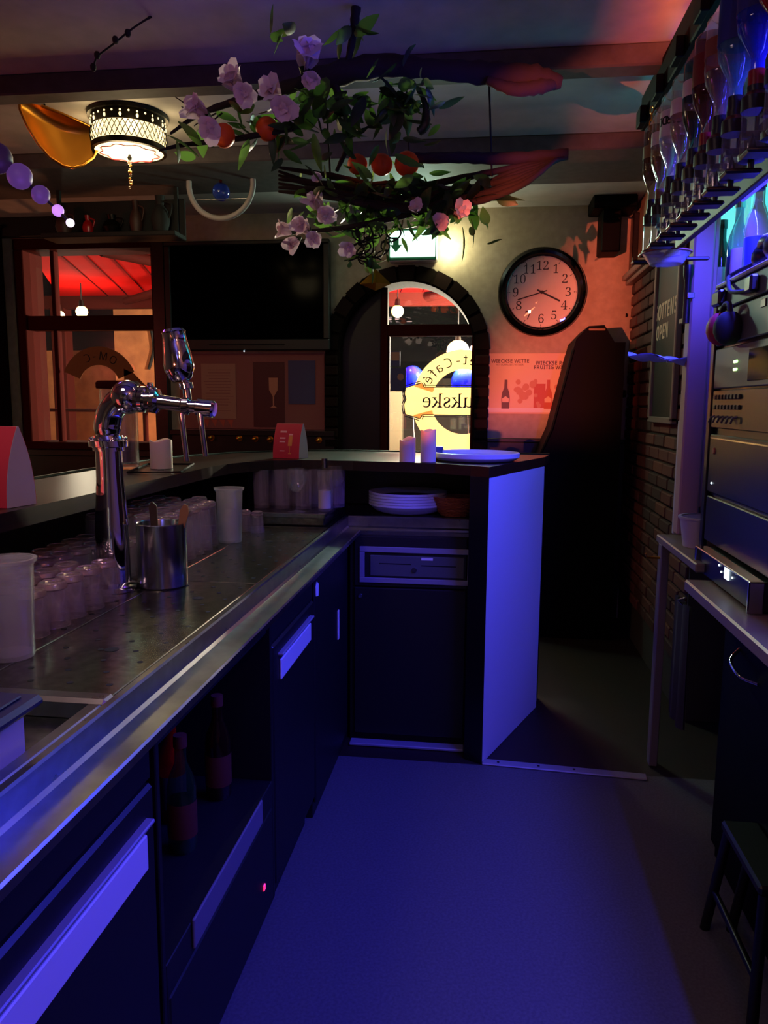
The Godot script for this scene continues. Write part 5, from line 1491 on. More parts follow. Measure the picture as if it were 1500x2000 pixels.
func limb(t: Node3D, called: String, ctrl: Array, radii: Array, m: Material, segs := 9) -> void:
	var pts := curve_pts(ctrl, 6)
	var rr := []
	for k in pts.size():
		var f := float(k) / (pts.size() - 1) * (radii.size() - 1)
		var i := mini(int(f), radii.size() - 2)
		rr.append(lerpf(radii[i], radii[i + 1], f - i) * (1.0 + 0.10 * sin(k * 2.7)))
	part(called, tubed(pts, rr, segs), m, t)


func garlands() -> void:
	leaf_mesh = [make_leaf(0.22, 0.2, 0.3), make_leaf(0.30, 0.35, 0.2), make_leaf(0.16, 0.5, 0.4)]
	petal_mesh = make_petal()
	var t := thing("driftwood_garland", "upper driftwood garland with pink blossoms and leaves under the first beam", "garland")
	limb(t, "branch", [Vector3(-0.55, 2.34, -2.5), Vector3(-0.36, 2.38, -2.52), Vector3(-0.19, 2.355, -2.5), Vector3(-0.02, 2.335, -2.5), Vector3(0.12, 2.315, -2.5), Vector3(0.20, 2.30, -2.5)], [0.035, 0.035, 0.028, 0.034, 0.038, 0.016], M.bark, 12)
	limb(t, "branch", [Vector3(-0.02, 2.31, -2.48), Vector3(0.06, 2.28, -2.48), Vector3(0.14, 2.285, -2.48), Vector3(0.19, 2.30, -2.5)], [0.012, 0.02, 0.022, 0.01], M.bark)
	limb(t, "branch", [Vector3(-0.55, 2.34, -2.5), Vector3(-0.75, 2.30, -2.5), Vector3(-0.92, 2.265, -2.52), Vector3(-1.02, 2.20, -2.5)], [0.025, 0.014, 0.009, 0.004], M.bark)
	limb(t, "branch", [Vector3(-0.60, 2.20, -2.48), Vector3(-0.8, 2.17, -2.48), Vector3(-0.98, 2.165, -2.5), Vector3(-1.06, 2.15, -2.5)], [0.012, 0.009, 0.007, 0.003], M.bark)
	limb(t, "branch", [Vector3(-0.5, 2.36, -2.5), Vector3(-0.45, 2.2, -2.55), Vector3(-0.5, 2.1, -2.6)], [0.014, 0.010, 0.006], M.bark)
	limb(t, "stem", [Vector3(-0.42, 2.54, -2.5), Vector3(-0.43, 2.46, -2.5), Vector3(-0.45, 2.36, -2.5)], [0.016, 0.012, 0.01], M.twig)
	for k in 5:
		limb(t, "twig", [Vector3(-0.93 + k * 0.02, 2.26, -2.51), Vector3(-0.97 + k * 0.015, 2.29 - k * 0.02, -2.50), Vector3(-1.0 + k * 0.02, 2.31 - k * 0.03, -2.5)], [0.003, 0.0015], M.twig, 5)
	limb(t, "twig", [Vector3(-0.24, 2.31, -2.48), Vector3(-0.205, 2.25, -2.48), Vector3(-0.205, 2.19, -2.48), Vector3(-0.225, 2.17, -2.48)], [0.004, 0.009, 0.016, 0.012], M.leaf_2, 7)
	for b in [[Vector3(-0.565, 2.362, -2.44), 0.058, Vector3(0.4, 0.5, 0.8)], [Vector3(-0.775, 2.305, -2.44), 0.048, Vector3(-0.3, 0.5, 0.8)], [Vector3(-0.755, 2.275, -2.42), 0.042, Vector3(0.4, -0.3, 0.9)], [Vector3(-0.655, 2.27, -2.44), 0.046, Vector3(-0.2, 0.3, 0.9)], [Vector3(-0.635, 2.235, -2.42), 0.044, Vector3(0.3, -0.4, 0.9)], [Vector3(-0.885, 2.235, -2.44), 0.046, Vector3(-0.5, 0.2, 0.8)], [Vector3(-0.855, 2.195, -2.43), 0.044, Vector3(0.1, -0.5, 0.9)], [Vector3(-0.55, 2.325, -2.43), 0.038, Vector3(0.2, -0.6, 0.8)]]:
		blossom(t, b[0], b[1] * 1.18, b[2], 0.5)
	leaves(t, 90, Vector3(-0.50, 2.24, -2.5), Vector3(0.17, 0.055, 0.05), 0.05, 0.11)
	leaves(t, 44, Vector3(-0.29, 2.25, -2.48), Vector3(0.06, 0.045, 0.03), 0.05, 0.09)
	leaves(t, 26, Vector3(-0.75, 2.21, -2.5), Vector3(0.10, 0.035, 0.03), 0.05, 0.09)
	leaves(t, 8, Vector3(-0.43, 2.47, -2.48), Vector3(0.02, 0.03, 0.02), 0.06, 0.12)
	leaves(t, 5, Vector3(-0.64, 2.50, -2.48), Vector3(0.02, 0.03, 0.02), 0.05, 0.09)
	for q in [[Vector3(-1.02, 2.19, -2.48), Vector3(0.9, -0.25, 0.2), 0.13], [Vector3(-0.98, 2.165, -2.46), Vector3(0.4, -0.9, 0.2), 0.07], [Vector3(-0.90, 2.15, -2.46), Vector3(-0.2, 0.5, 0.6), 0.09]]:
		shared("leaf", leaf_mesh[1], M.leaf_1, t, Transform3D(basis_to(q[1]) * Basis.from_scale(Vector3.ONE * q[2]), q[0]))
	for k in 2:
		var st := mb()
		ball(st, [Vector3(-0.83, 2.175, -2.46), Vector3(-0.70, 2.20, -2.49)][k], 0.036, 16)
		part("orange", st, M.orange_peel, t)
	# lower garland
	var u := thing("fruit_garland", "lower garland with three oranges, white blossoms and curly willow before the exit sign", "garland")
	for k in 7:
		var o := k * 0.012
		var w := Vector3(0, rng.randf_range(-0.022, 0.022), 0)
		limb(u, "branch", [Vector3(0.27 - o * 0.6, 2.235 - o * 0.3, -3.0 + o), Vector3(0.10, 2.21 - o * 1.2, -3.0 + o), Vector3(-0.10, 2.175 - o * 1.6, -3.02 + o) + w, Vector3(-0.35, 2.16 - o * 1.2, -3.02 + o) - w, Vector3(-0.6, 2.19 - o * 1.3, -3.0 + o) + w, Vector3(-0.80, 2.235 - o * 1.2, -3.0)], [0.006, 0.012, 0.013, 0.014, 0.012, 0.005], M.bark, 8)
	limb(u, "branch", [Vector3(0.27, 2.245, -2.99), Vector3(0.05, 2.24, -3.0), Vector3(-0.12, 2.255, -3.02), Vector3(-0.30, 2.26, -3.03)], [0.02, 0.022, 0.02, 0.02], M.bark, 9)
	limb(u, "branch", [Vector3(-0.72, 1.99, -2.95), Vector3(-0.58, 1.995, -2.95), Vector3(-0.42, 2.02, -2.96), Vector3(-0.25, 2.06, -2.98)], [0.005, 0.009, 0.011, 0.013], M.bark)
	for k in 3:
		limb(u, "hanger", [Vector3(-0.62 + k * 0.3, 2.54, -3.0), Vector3(-0.61 + k * 0.3, 2.36, -3.0), Vector3(-0.6 + k * 0.3, 2.18, -3.0)], [0.004, 0.004], M.twig, 6)
	for k in 3:
		var st := mb()
		ball(st, [Vector3(-0.490, 2.222, -2.95), Vector3(-0.400, 2.218, -2.95), Vector3(-0.308, 2.218, -2.95)][k], [0.037, 0.040, 0.045][k], 20, 0.97)
		part("orange", st, M.orange_peel, u)
	for b in [[Vector3(-0.63, 2.065, -2.93), 0.048, Vector3(-0.2, 0.6, 0.7)], [Vector3(-0.605, 2.035, -2.91), 0.042, Vector3(0.3, -0.2, 0.9)], [Vector3(-0.675, 1.99, -2.92), 0.046, Vector3(-0.4, 0.2, 0.8)], [Vector3(-0.64, 1.965, -2.91), 0.036, Vector3(0.1, -0.5, 0.8)], [Vector3(-0.735, 1.985, -2.92), 0.040, Vector3(-0.9, 0.1, 0.4)], [Vector3(-0.71, 1.95, -2.91), 0.036, Vector3(-0.6, -0.6, 0.5)], [Vector3(-0.12, 2.03, -2.93), 0.040, Vector3(0.5, 0.2, 0.8)], [Vector3(-0.17, 2.015, -2.93), 0.038, Vector3(-0.1, -0.4, 0.9)], [Vector3(-0.27, 2.05, -2.93), 0.030, Vector3(0.0, 0.3, 0.9)], [Vector3(-0.51, 1.93, -2.93), 0.034, Vector3(-0.2, -0.5, 0.8)], [Vector3(-0.63, 2.17, -2.93), 0.022, Vector3(0, 0, 1)]]:
		blossom(u, b[0], b[1] * 1.18, b[2], 0.5)
	leaves(u, 95, Vector3(-0.34, 2.09, -2.97), Vector3(0.13, 0.05, 0.04), 0.05, 0.10)
	leaves(u, 60, Vector3(-0.18, 2.06, -2.97), Vector3(0.09, 0.04, 0.03), 0.05, 0.10)
	leaves(u, 50, Vector3(-0.55, 2.09, -2.97), Vector3(0.09, 0.055, 0.03), 0.04, 0.08)
	leaves(u, 9, Vector3(-0.40, 1.97, -2.94), Vector3(0.035, 0.04, 0.02), 0.05, 0.09)
	leaves(u, 12, Vector3(-0.45, 1.90, -2.94), Vector3(0.06, 0.045, 0.02), 0.03, 0.06)
	for q in [[Vector3(-0.10, 1.99, -2.94), Vector3(0.35, -1, 0.1), 0.12], [Vector3(-0.07, 2.02, -2.94), Vector3(0.4, -0.9, 0.1), 0.10], [Vector3(-0.06, 2.09, -2.94), Vector3(1.0, 0.25, 0.1), 0.17], [Vector3(-0.43, 1.86, -2.93), Vector3(0.3, -0.7, 0.3), 0.08], [Vector3(-0.375, 1.96, -2.92), Vector3(0.1, -1, 0.2), 0.08]]:
		shared("leaf", leaf_mesh[1], M.leaf_0, u, Transform3D(basis_to(q[1]) * Basis.from_scale(Vector3.ONE * q[2]), q[0]))
	for k in 12:
		var p := Vector3(-0.40 + rng.randf_range(-0.07, 0.05), 2.0, -2.95 + rng.randf_range(-0.03, 0.03))
		var pts := [p]
		var a := rng.randf() * TAU
		for j in 14:
			a += rng.randf_range(0.5, 1.5) * (1 if k % 2 else -1)
			p += Vector3(cos(a) * 0.022 - 0.004, -0.009 + sin(a) * 0.013, sin(a * 0.7) * 0.008)
			pts.append(p)
		part("willow_twig", tubed(curve_pts(pts, 3), [0.003], 5), M.twig, u)
	# thin bare twig hanging from the ceiling
	var w := thing("bare_twig", "thin bare twig with dried buds hanging from the ceiling near the mosaic lamp", "twig", Vector3(-1.07, 2.55, -2.5))
	part("stem", tubed(curve_pts([Vector3(0, 0, 0), Vector3(-0.06, -0.03, 0), Vector3(-0.13, -0.075, 0.0), Vector3(-0.185, -0.11, 0), Vector3(-0.20, -0.145, 0)], 5), [0.004, 0.004, 0.003], 6), M.twig, w)
	for p in [Vector3(-0.185, -0.105, 0.0), Vector3(-0.12, -0.065, 0.005), Vector3(-0.20, -0.14, 0), Vector3(-0.08, -0.045, 0)]:
		var st := mb()
		ball(st, p, 0.010, 10, 1.3)
		part("bud", st, M.bark, w)
	var star := thing("folded_ornament", "small gold folded ornament dangling over the arched door", "ornament", Vector3(-0.425, 1.81, -2.98))
	var os := mb()
	os.set_smooth_group(-1)
	var ap := Vector3(0, 0.045, 0)
	var lowp := Vector3(0.0, -0.035, 0.0)
	var ringp := []
	for k in 5:
		var a := TAU * k / 5 + 0.2
		ringp.append(Vector3(cos(a) * 0.062, -0.012, sin(a) * 0.045))
	for k in 5:
		tri(os, ap, ringp[k], ringp[(k + 1) % 5], ringp[k] + ringp[(k + 1) % 5])
		tri(os, lowp, ringp[k], ringp[(k + 1) % 5], ringp[k] + ringp[(k + 1) % 5] - Vector3(0, 0.1, 0))
	part("body", os, M.brass, star)
	part("thread", tubed([Vector3(0, 0.04, 0), Vector3(0.0, 0.16, 0.0), Vector3(0.0, 0.28, 0.01)], [0.0015], 5), M.twig, star)


# ---------------------------------------------------------------- on the counters
func tumbler(called: String, label: String, group: String, r0: float, r1: float, h: float) -> Node3D:
	# upside down: rim (r1) below, thick base (r0) on top
	var t := thing(called, label, "glass", Vector3.ZERO, group)
	part("wall", lathed([Vector2(r0 - 0.003, h - 0.016), Vector2(r1 - 0.0025, 0.0005), Vector2(r1 - 0.001, 0.0), Vector2(r1, 0.0008), Vector2(r0 + 0.0004, h - 0.016)], 22), M.tumbler_glass, t)
	part("base", lathed([Vector2(0, h - 0.022), Vector2(r0 * 0.5, h - 0.021), Vector2(r0 - 0.003, h - 0.017), Vector2(r0, h - 0.014), Vector2(r0 + 0.0005, h - 0.008), Vector2(r0 - 0.002, h - 0.002), Vector2(r0 - 0.006, h), Vector2(r0 * 0.6, h - 0.003), Vector2(0, h - 0.004)], 24), M.solid_glass, t)
	return t


func candle(label: String, at: Vector3, r: float, h: float, slope: float, with_wick := false) -> void:
	var t := thing("candle", label, "candle", at, "white pillar candles")
	var st := mb()
	st.set_smooth_group(0)
	var n := 28
	var top := []
	for k in n:
		var a := TAU * k / n
		top.append(Vector3(cos(a) * r, h + slope * cos(a + 0.6) + 0.004 * sin(a * 3.0), sin(a) * r))
	for k in n:
		var e := (k + 1) % n
		var b0 := Vector3(top[k].x, 0, top[k].z)
		var b1 := Vector3(top[e].x, 0, top[e].z)
		quad(st, b0, b1, top[e], top[k], top[k] + top[e] - Vector3(0, h * 2, 0))
	st.set_smooth_group(1)
	var dip := Vector3(0, h - 0.014, 0)
	for k in n:
		tri(st, top[k], top[(k + 1) % n], dip, Vector3.UP)
		tri(st, Vector3(top[k].x, 0, top[k].z), Vector3(top[(k + 1) % n].x, 0, top[(k + 1) % n].z), Vector3.ZERO, Vector3.DOWN)
	part("wax", st, M.candle_wax, t)
	if with_wick:
		part("wick", tubed([Vector3(0, h - 0.014, 0), Vector3(0.001, h - 0.004, 0), Vector3(0.003, h + 0.003, 0)], [0.0012], 5), M.wick_black, t)


func tent_card(label: String, at: Vector3, turn: float, w: float, h: float) -> void:
	var t := thing("tent_card", label, "table card", at, "pink tent cards on the bar")
	t.rotation.y = turn
	# leaf-shaped end: two bowed faces meeting at the top
	var prof := PackedVector2Array()
	for k in 9:
		var f := k / 8.0
		prof.append(Vector2(0.5 * w * (1.0 - pow(f, 2.2)) * 0.92 + 0.002, f * h))
	for k in range(8, -1, -1):
		var f := k / 8.0
		prof.append(Vector2(-0.5 * w * (1.0 - pow(f, 2.2)) * 0.92 - 0.002, f * h))
	part("end_paper", prismed(prof, w * 1.5, Transform3D(Basis(), Vector3(0, 0, -w * 0.75))), M.paper_white, t)
	var sh := mb()
	sh.set_smooth_group(0)
	for k in 8:
		for s in [0, 1]:
			var p: Vector2 = prof[k] if s == 0 else prof[17 - k]
			var q: Vector2 = prof[k + 1] if s == 0 else prof[16 - k]
			var o := Vector3(0.0012 if s == 0 else -0.0012, 0, 0)
			var L := w * 0.745
			quad(sh, Vector3(p.x, p.y, -L) + o, Vector3(q.x, q.y, -L) + o, Vector3(q.x, q.y, L) + o, Vector3(p.x, p.y, L) + o, o)
	var face := part("printed_face", sh, M.card_pink, t)
	# print: a tall glass and lines, on the two faces
	for s in [1.0, -1.0]:
		var pr := mb()
		var put := func(e: SurfaceTool, z0: float, z1: float, f0: float, f1: float) -> void:
			var x0: float = 0.5 * w * (1.0 - pow(f0, 2.2)) * 0.92 + 0.0042
			var x1: float = 0.5 * w * (1.0 - pow(f1, 2.2)) * 0.92 + 0.0042
			quad(e, Vector3(s * x0, f0 * h, z0 * s), Vector3(s * x0, f0 * h, z1 * s), Vector3(s * x1, f1 * h, z1 * s), Vector3(s * x1, f1 * h, z0 * s), Vector3(s, 0, 0))
		pr.set_smooth_group(-1)
		put.call(pr, -w * 0.32, -w * 0.10, 0.36, 0.66)
		put.call(pr, -w * 0.225, -w * 0.195, 0.16, 0.36)
		put.call(pr, -w * 0.29, -w * 0.13, 0.13, 0.16)
		part("glass_print", pr, M.card_gold, face)
		var g := mb()
		g.set_smooth_group(-1)
		put.call(g, -w * 0.32, -w * 0.10, 0.665, 0.71)
		put.call(g, w * 0.05, w * 0.42, 0.74, 0.79)
		put.call(g, w * 0.08, w * 0.40, 0.56, 0.60)
		put.call(g, w * 0.08, w * 0.40, 0.46, 0.50)
		put.call(g, w * 0.08, w * 0.36, 0.20, 0.23)
		part("text_print", g, M.card_pale, face)


func counter_things() -> void:
	var up := Vector3.UP
	# beer tap
	var t := thing("beer_tap", "chrome beer tap tower with a glass-shaped handle", "beer tap", Vector3(-0.885, 0.901, -1.74))
	part("column", lathed([Vector2(0, 0), Vector2(0.055, 0), Vector2(0.055, 0.012), Vector2(0.04, 0.02), Vector2(0.039, 0.16), Vector2(0.031, 0.27), Vector2(0.031, 0.338), Vector2(0, 0.338)], 32), M.chrome, t)
	part("flange", lathed([Vector2(0, 0.336), Vector2(0.036, 0.336), Vector2(0.036, 0.344), Vector2(0.045, 0.346), Vector2(0.045, 0.360), Vector2(0.036, 0.364), Vector2(0.034, 0.372), Vector2(0, 0.372)], 32), M.chrome, t)
	for k in 8:
		var a := TAU * k / 8
		var st := mb()
		ball(st, Vector3(cos(a) * 0.041, 0.364, sin(a) * 0.041), 0.0055, 10)
		part("bolt", st, M.chrome, t)
	part("neck", tubed(curve_pts([Vector3(0, 0.37, 0), Vector3(0.0, 0.40, 0), Vector3(0.012, 0.432, 0), Vector3(0.04, 0.456, 0), Vector3(0.085, 0.458, 0)], 6), [0.027, 0.027, 0.028, 0.03, 0.031, 0.031, 0.031, 0.031, 0.031], 20), M.chrome, t)
	var hs := mb()
	ball(hs, Vector3(0.052, 0.462, 0), 0.040, 26)
	part("head", hs, M.chrome, t)
	var arm := Transform3D(basis_to(Vector3(1, -0.13, 0)), Vector3(0.085, 0.458, 0))
	part("arm", lathed([Vector2(0, 0), Vector2(0.030, 0.0), Vector2(0.031, 0.012), Vector2(0.024, 0.016), Vector2(0.024, 0.026), Vector2(0.029, 0.03), Vector2(0.029, 0.04), Vector2(0.017, 0.045), Vector2(0.016, 0.10), Vector2(0.021, 0.105), Vector2(0.021, 0.118), Vector2(0.015, 0.122), Vector2(0.015, 0.135), Vector2(0.020, 0.138), Vector2(0.020, 0.175), Vector2(0.016, 0.180), Vector2(0, 0.180)], 24, arm), M.chrome, t)
	var nut := mb()
	lathe(nut, [Vector2(0, 0.03), Vector2(0.014, 0.03), Vector2(0.018, 0.04), Vector2(0.016, 0.052), Vector2(0.008, 0.056), Vector2(0.006, 0.064), Vector2(0, 0.064)], 14, Transform3D(Basis(), Vector3(0.108, 0.432, 0)))
	part("top_nut", nut, M.chrome, t)
	for k in 2:
		var x := 0.185 + k * 0.046
		var len_ := 0.115 - k * 0.012
		part("spout", tubed([Vector3(x, 0.425, 0.008), Vector3(x + 0.004, 0.40, 0.012), Vector3(x + 0.012, 0.43 - len_, 0.012)], [0.008, 0.0062, 0.006], 12), M.satin_steel, t)
	part("handle_stem", lathed([Vector2(0, 0.0), Vector2(0.010, 0.0), Vector2(0.009, 0.035), Vector2(0.016, 0.038), Vector2(0.016, 0.05), Vector2(0.009, 0.053), Vector2(0.011, 0.075), Vector2(0, 0.075)], 16, Transform3D(Basis(Vector3.BACK, 0.1), Vector3(0.20, 0.445, 0))), M.chrome, t)
	part("handle", lathed([Vector2(0, 0.06), Vector2(0.020, 0.06), Vector2(0.026, 0.066), Vector2(0.034, 0.085), Vector2(0.035, 0.10), Vector2(0.029, 0.145), Vector2(0.026, 0.168), Vector2(0.028, 0.172), Vector2(0.023, 0.178), Vector2(0, 0.178)], 26, Transform3D(Basis(Vector3.BACK, 0.14), Vector3(0.193, 0.44, 0))), M.chrome, t)
	# steel cup
	var c := thing("steel_cup", "brushed steel cup holding wooden spoons on the drain plate", "cup", Vector3(-0.787, 0.901, -1.80))
	part("body", lathed([Vector2(0, 0), Vector2(0.058, 0), Vector2(0.0605, 0.003), Vector2(0.0605, 0.156), Vector2(0.0585, 0.158), Vector2(0.057, 0.155), Vector2(0.057, 0.008), Vector2(0, 0.008)], 40), M.satin_steel, c)
	var sp := thing("wooden_spoon", "pale wooden stirrer leaning out of the steel cup", "stirrer", Vector3(-0.765, 0.912, -1.80))
	part("stick", prismed(PackedVector2Array([Vector2(-0.005, 0), Vector2(0.005, 0), Vector2(0.008, 0.14), Vector2(0.012, 0.18), Vector2(0.006, 0.196), Vector2(-0.004, 0.198), Vector2(-0.011, 0.18), Vector2(-0.008, 0.14)]), 0.004, Transform3D(Basis(Vector3.BACK, -0.22), Vector3.ZERO)), M.spoon_wood, sp)
	var sq := thing("dark_stirrer", "dark stirrer standing in the steel cup", "stirrer", Vector3(-0.79, 0.912, -1.785))
	part("stick", prismed(PackedVector2Array([Vector2(-0.006, 0), Vector2(0.006, 0), Vector2(0.01, 0.19), Vector2(0.0, 0.20), Vector2(-0.01, 0.19)]), 0.004, Transform3D(Basis(Vector3.BACK, 0.05), Vector3.ZERO)), M.clutter_brown, sq)
	# upside-down tumblers, two blocks
	var proto: Node3D = null
	var rows := [-0.862, -0.932, -1.002, -1.072]
	for i in rows.size():
		for j in 9:
			var z := -1.36 - j * 0.071 - (0.03 if i % 2 else 0.0)
			var x: float = rows[i] + rng.randf_range(-0.004, 0.004)
			if Vector2(x + 0.885, z + 1.74).length() < 0.092 or Vector2(x + 0.787, z + 1.8).length() < 0.098:
				continue
			var lab := "upside-down short tumbler, %s row from the steel edge, %s from the frosted jug" % [ORD[i], ORD[j]]
			if proto == null:
				proto = tumbler("tumbler", lab, "short tumblers beside the beer tap", 0.028, 0.032, 0.092)
				proto.position = Vector3(x, 0.9005, z)
			else:
				dup(proto, lab, Vector3(x, 0.9005, z), rng.randf() * TAU)
	var tall: Node3D = null
	for i in 4:
		for j in 7:
			var z := -1.99 - j * 0.072 - (0.035 if i % 2 else 0.0)
			var x: float = -0.868 - i * 0.072 + rng.randf_range(-0.004, 0.004)
			if Vector2(x + 0.787, z + 1.8).length() < 0.098 or Vector2(x + 0.823, z + 2.42).length() < 0.08:
				continue
			var lab := "upside-down tall beer glass, %s row from the steel edge, %s past the steel cup" % [ORD[i], ORD[j]]
			if tall == null:
				tall = tumbler("beer_glass", lab, "tall glasses behind the steel cup", 0.026, 0.033, 0.142)
				tall.position = Vector3(x, 0.9005, z)
			else:
				dup(tall, lab, Vector3(x, 0.9005, z), rng.randf() * TAU)
	var shot: Node3D = null
	for k in 4:
		var p := [Vector3(-0.84, 0.9005, -2.64), Vector3(-0.79, 0.9005, -2.62), Vector3(-0.875, 0.9005, -2.575), Vector3(-0.90, 0.9005, -2.66)][k] as Vector3
		var lab: String = ["upside-down small glass past the far frosted jug, middle one", "upside-down small glass past the far frosted jug, nearest the steel edge", "upside-down small glass tucked right behind the far frosted jug", "upside-down small glass past the far frosted jug, nearest the bar"][k]
		if shot == null:
			shot = tumbler("small_glass", lab, "small glasses past the far jug", 0.020, 0.026, 0.075)
			shot.position = p
		else:
			dup(shot, lab, p)
	for k in 2:
		var q := thing("frosted_jug", ["frosted plastic jug at the end of the tall glasses", "frosted plastic jug before the short tumblers, cut by the picture edge"][k], "jug", [Vector3(-0.823, 0.901, -2.42), Vector3(-0.826, 0.901, -1.235)][k], "frosted plastic jugs")
		part("body", lathed([Vector2(0, 0), Vector2(0.036, 0), Vector2(0.038, 0.004), Vector2(0.043, 0.165), Vector2(0.046, 0.17), Vector2(0.046, 0.176), Vector2(0.041, 0.176), Vector2(0.036, 0.008), Vector2(0, 0.008)], 32), M.frosted, q)
		part("lip", lathed([Vector2(0.044, 0.168), Vector2(0.049, 0.172), Vector2(0.049, 0.178), Vector2(0.043, 0.178)], 32), M.frosted, q)
	# glass tray at the far corner
	var tr := thing("glass_tray", "raised steel tray of clean glasses in the far corner", "tray")
	part("tray", span(Vector3(-0.93, 0.904, -3.20), Vector3(-0.575, 0.945, -2.755), 0.006), M.drain_steel, tr)
	part("tray_rim", span(Vector3(-0.93, 0.935, -2.762), Vector3(-0.575, 0.952, -2.752), 0.002), M.satin_steel, tr)
	var hb := mb()
	lathe(hb, [Vector2(0.0, 0.0), Vector2(0.030, 0.0), Vector2(0.033, 0.15), Vector2(0.031, 0.15), Vector2(0.0275, 0.012), Vector2(0.0, 0.010)], 22)
	hb.generate_normals()
	var hm := hb.commit()
	var hp: MeshInstance3D = null
	for k in 8:
		var p := Vector3(-0.865 + (k % 4) * 0.085 + (0.03 if k > 3 else 0.0), 0.946, -2.93 - (k / 4) * 0.09)
		var lab := "upright tall glass on the corner tray, %s row, %s from the left" % [["front", "back"][k / 4], ORD[k % 4]]
		if hp == null:
			hp = shared("upright_glass", hm, M.tumbler_glass, self)
			tag(hp, lab, "glass", "upright glasses on the corner tray")
			hp.position = p
		else:
			dup(hp, lab, p)
	for k in 2:
		var w := thing("wine_glass", ["stemmed wine glass standing in front on the corner tray", "stemmed wine glass behind the small bottle on the corner tray"][k], "wine glass", [Vector3(-0.70, 0.946, -2.83), Vector3(-0.585, 0.946, -3.0)][k], "wine glasses on the corner tray")
		part("bowl", lathed([Vector2(0.0035, 0.075), Vector2(0.02, 0.082), Vector2(0.034, 0.105), Vector2(0.036, 0.125), Vector2(0.030, 0.165), Vector2(0.0285, 0.165), Vector2(0.034, 0.125), Vector2(0.032, 0.107), Vector2(0.019, 0.085), Vector2(0.0, 0.08)], 24), M.glass, w)
		part("stem", lathed([Vector2(0.004, 0.006), Vector2(0.003, 0.03), Vector2(0.0035, 0.075)], 12), M.glass, w)
		part("foot", lathed([Vector2(0, 0), Vector2(0.033, 0), Vector2(0.033, 0.002), Vector2(0.004, 0.007), Vector2(0, 0.007)], 24), M.glass, w)
	var sb := thing("small_bottle", "small pale bottle with a light cap on the corner tray", "bottle", Vector3(-0.60, 0.946, -2.87))
	part("body", lathed([Vector2(0, 0), Vector2(0.020, 0), Vector2(0.023, 0.004), Vector2(0.023, 0.085), Vector2(0.010, 0.11), Vector2(0.010, 0.19), Vector2(0, 0.19)], 20), M.clear_bottle, sb)
	part("label", lathed([Vector2(0.0238, 0.012), Vector2(0.0238, 0.08)], 20), M.label_white, sb)
	part("cap", lathed([Vector2(0, 0.165), Vector2(0.012, 0.165), Vector2(0.012, 0.20), Vector2(0, 0.20)], 14), M.satin_steel, sb)
	# ashtray-like stack of white dishes
	var plate: Node3D = null
	for k in 5:
		var lab := ["bottom white dish of the stack on the corner work top", "second white dish from the bottom of the stack", "middle white dish of the stack of five", "second white dish from the top of the stack", "top white dish of the stack, with a dark centre"][k] as String
		if plate == null:
			plate = thing("white_dish", lab, "dish", Vector3(-0.315, 0.9045, -3.20), "stack of white dishes")
			part("bowl", lathed([Vector2(0, 0), Vector2(0.10, 0), Vector2(0.135, 0.012), Vector2(0.163, 0.036), Vector2(0.163, 0.044), Vector2(0.155, 0.044), Vector2(0.13, 0.02), Vector2(0.10, 0.008), Vector2(0, 0.008)], 48), M.plastic_white, plate)
			part("foot_ring", lathed([Vector2(0.085, -0.002), Vector2(0.095, -0.002), Vector2(0.095, 0.002), Vector2(0.085, 0.002)], 40), M.plastic_white, plate)
		else:
			var d := dup(plate, lab, Vector3(-0.315, 0.9045 + k * 0.0115, -3.20))
			if k == 4:
				part("dark_centre", lathed([Vector2(0, 0.009), Vector2(0.10, 0.009), Vector2(0.128, 0.021), Vector2(0.128, 0.0225), Vector2(0, 0.0115)], 40), M.plastic_black, d)
	var bk := thing("bread_basket", "small woven bread basket beside the stack of white dishes", "basket", Vector3(-0.115, 0.905, -3.13))
	var wv := mb()
	for k in 13:
		var f := k / 12.0
		var rr := lerpf(0.055, 0.098, pow(f, 0.8))
		var pts := []
		for j in 33:
			var a := TAU * j / 32
			pts.append(Vector3(cos(a) * (rr + (0.002 if (j + k) % 2 else -0.002)), 0.004 + f * 0.072, sin(a) * (rr + (0.002 if (j + k) % 2 else -0.002)) * 0.8))
		tube(wv, pts, [0.0036], 5)
	part("woven_side", wv, M.rattan, bk)
	part("bottom", lathed([Vector2(0, 0), Vector2(0.055, 0), Vector2(0.055, 0.005), Vector2(0, 0.005)], 28, Transform3D(Basis.from_scale(Vector3(1, 1, 0.8)), Vector3.ZERO)), M.rattan, bk)
	for k in 16:
		var a := TAU * k / 16
		part("stake", tubed([Vector3(cos(a) * 0.056, 0.003, sin(a) * 0.045), Vector3(cos(a) * 0.101, 0.08, sin(a) * 0.081)], [0.003], 5), M.rattan, bk)
	# bar top
	candle("short white candle on the far bar top, before the arched door", Vector3(-0.298, 1.131, -2.995), 0.031, 0.088, 0.008)
	candle("tall white candle beside the big white plate", Vector3(-0.218, 1.131, -3.0), 0.030, 0.122, 0.002)
	candle("white candle alone near the beer tap end of the bar", Vector3(-1.085, 1.131, -2.50), 0.037, 0.095, 0.002)
	var blue := thing("blue_tin", "small blue tin behind the tall white candle", "tin", Vector3(-0.195, 1.131, -3.16))
	part("body", lathed([Vector2(0, 0), Vector2(0.022, 0), Vector2(0.024, 0.004), Vector2(0.024, 0.040), Vector2(0, 0.040)], 24), M.label_blue, blue)
	part("lid", lathed([Vector2(0, 0.038), Vector2(0.026, 0.038), Vector2(0.026, 0.050), Vector2(0.023, 0.052), Vector2(0, 0.052)], 24), M.label_blue, blue)
	var pl := thing("serving_plate", "large white plate on the corner of the bar top", "plate", Vector3(-0.035, 1.131, -3.12))
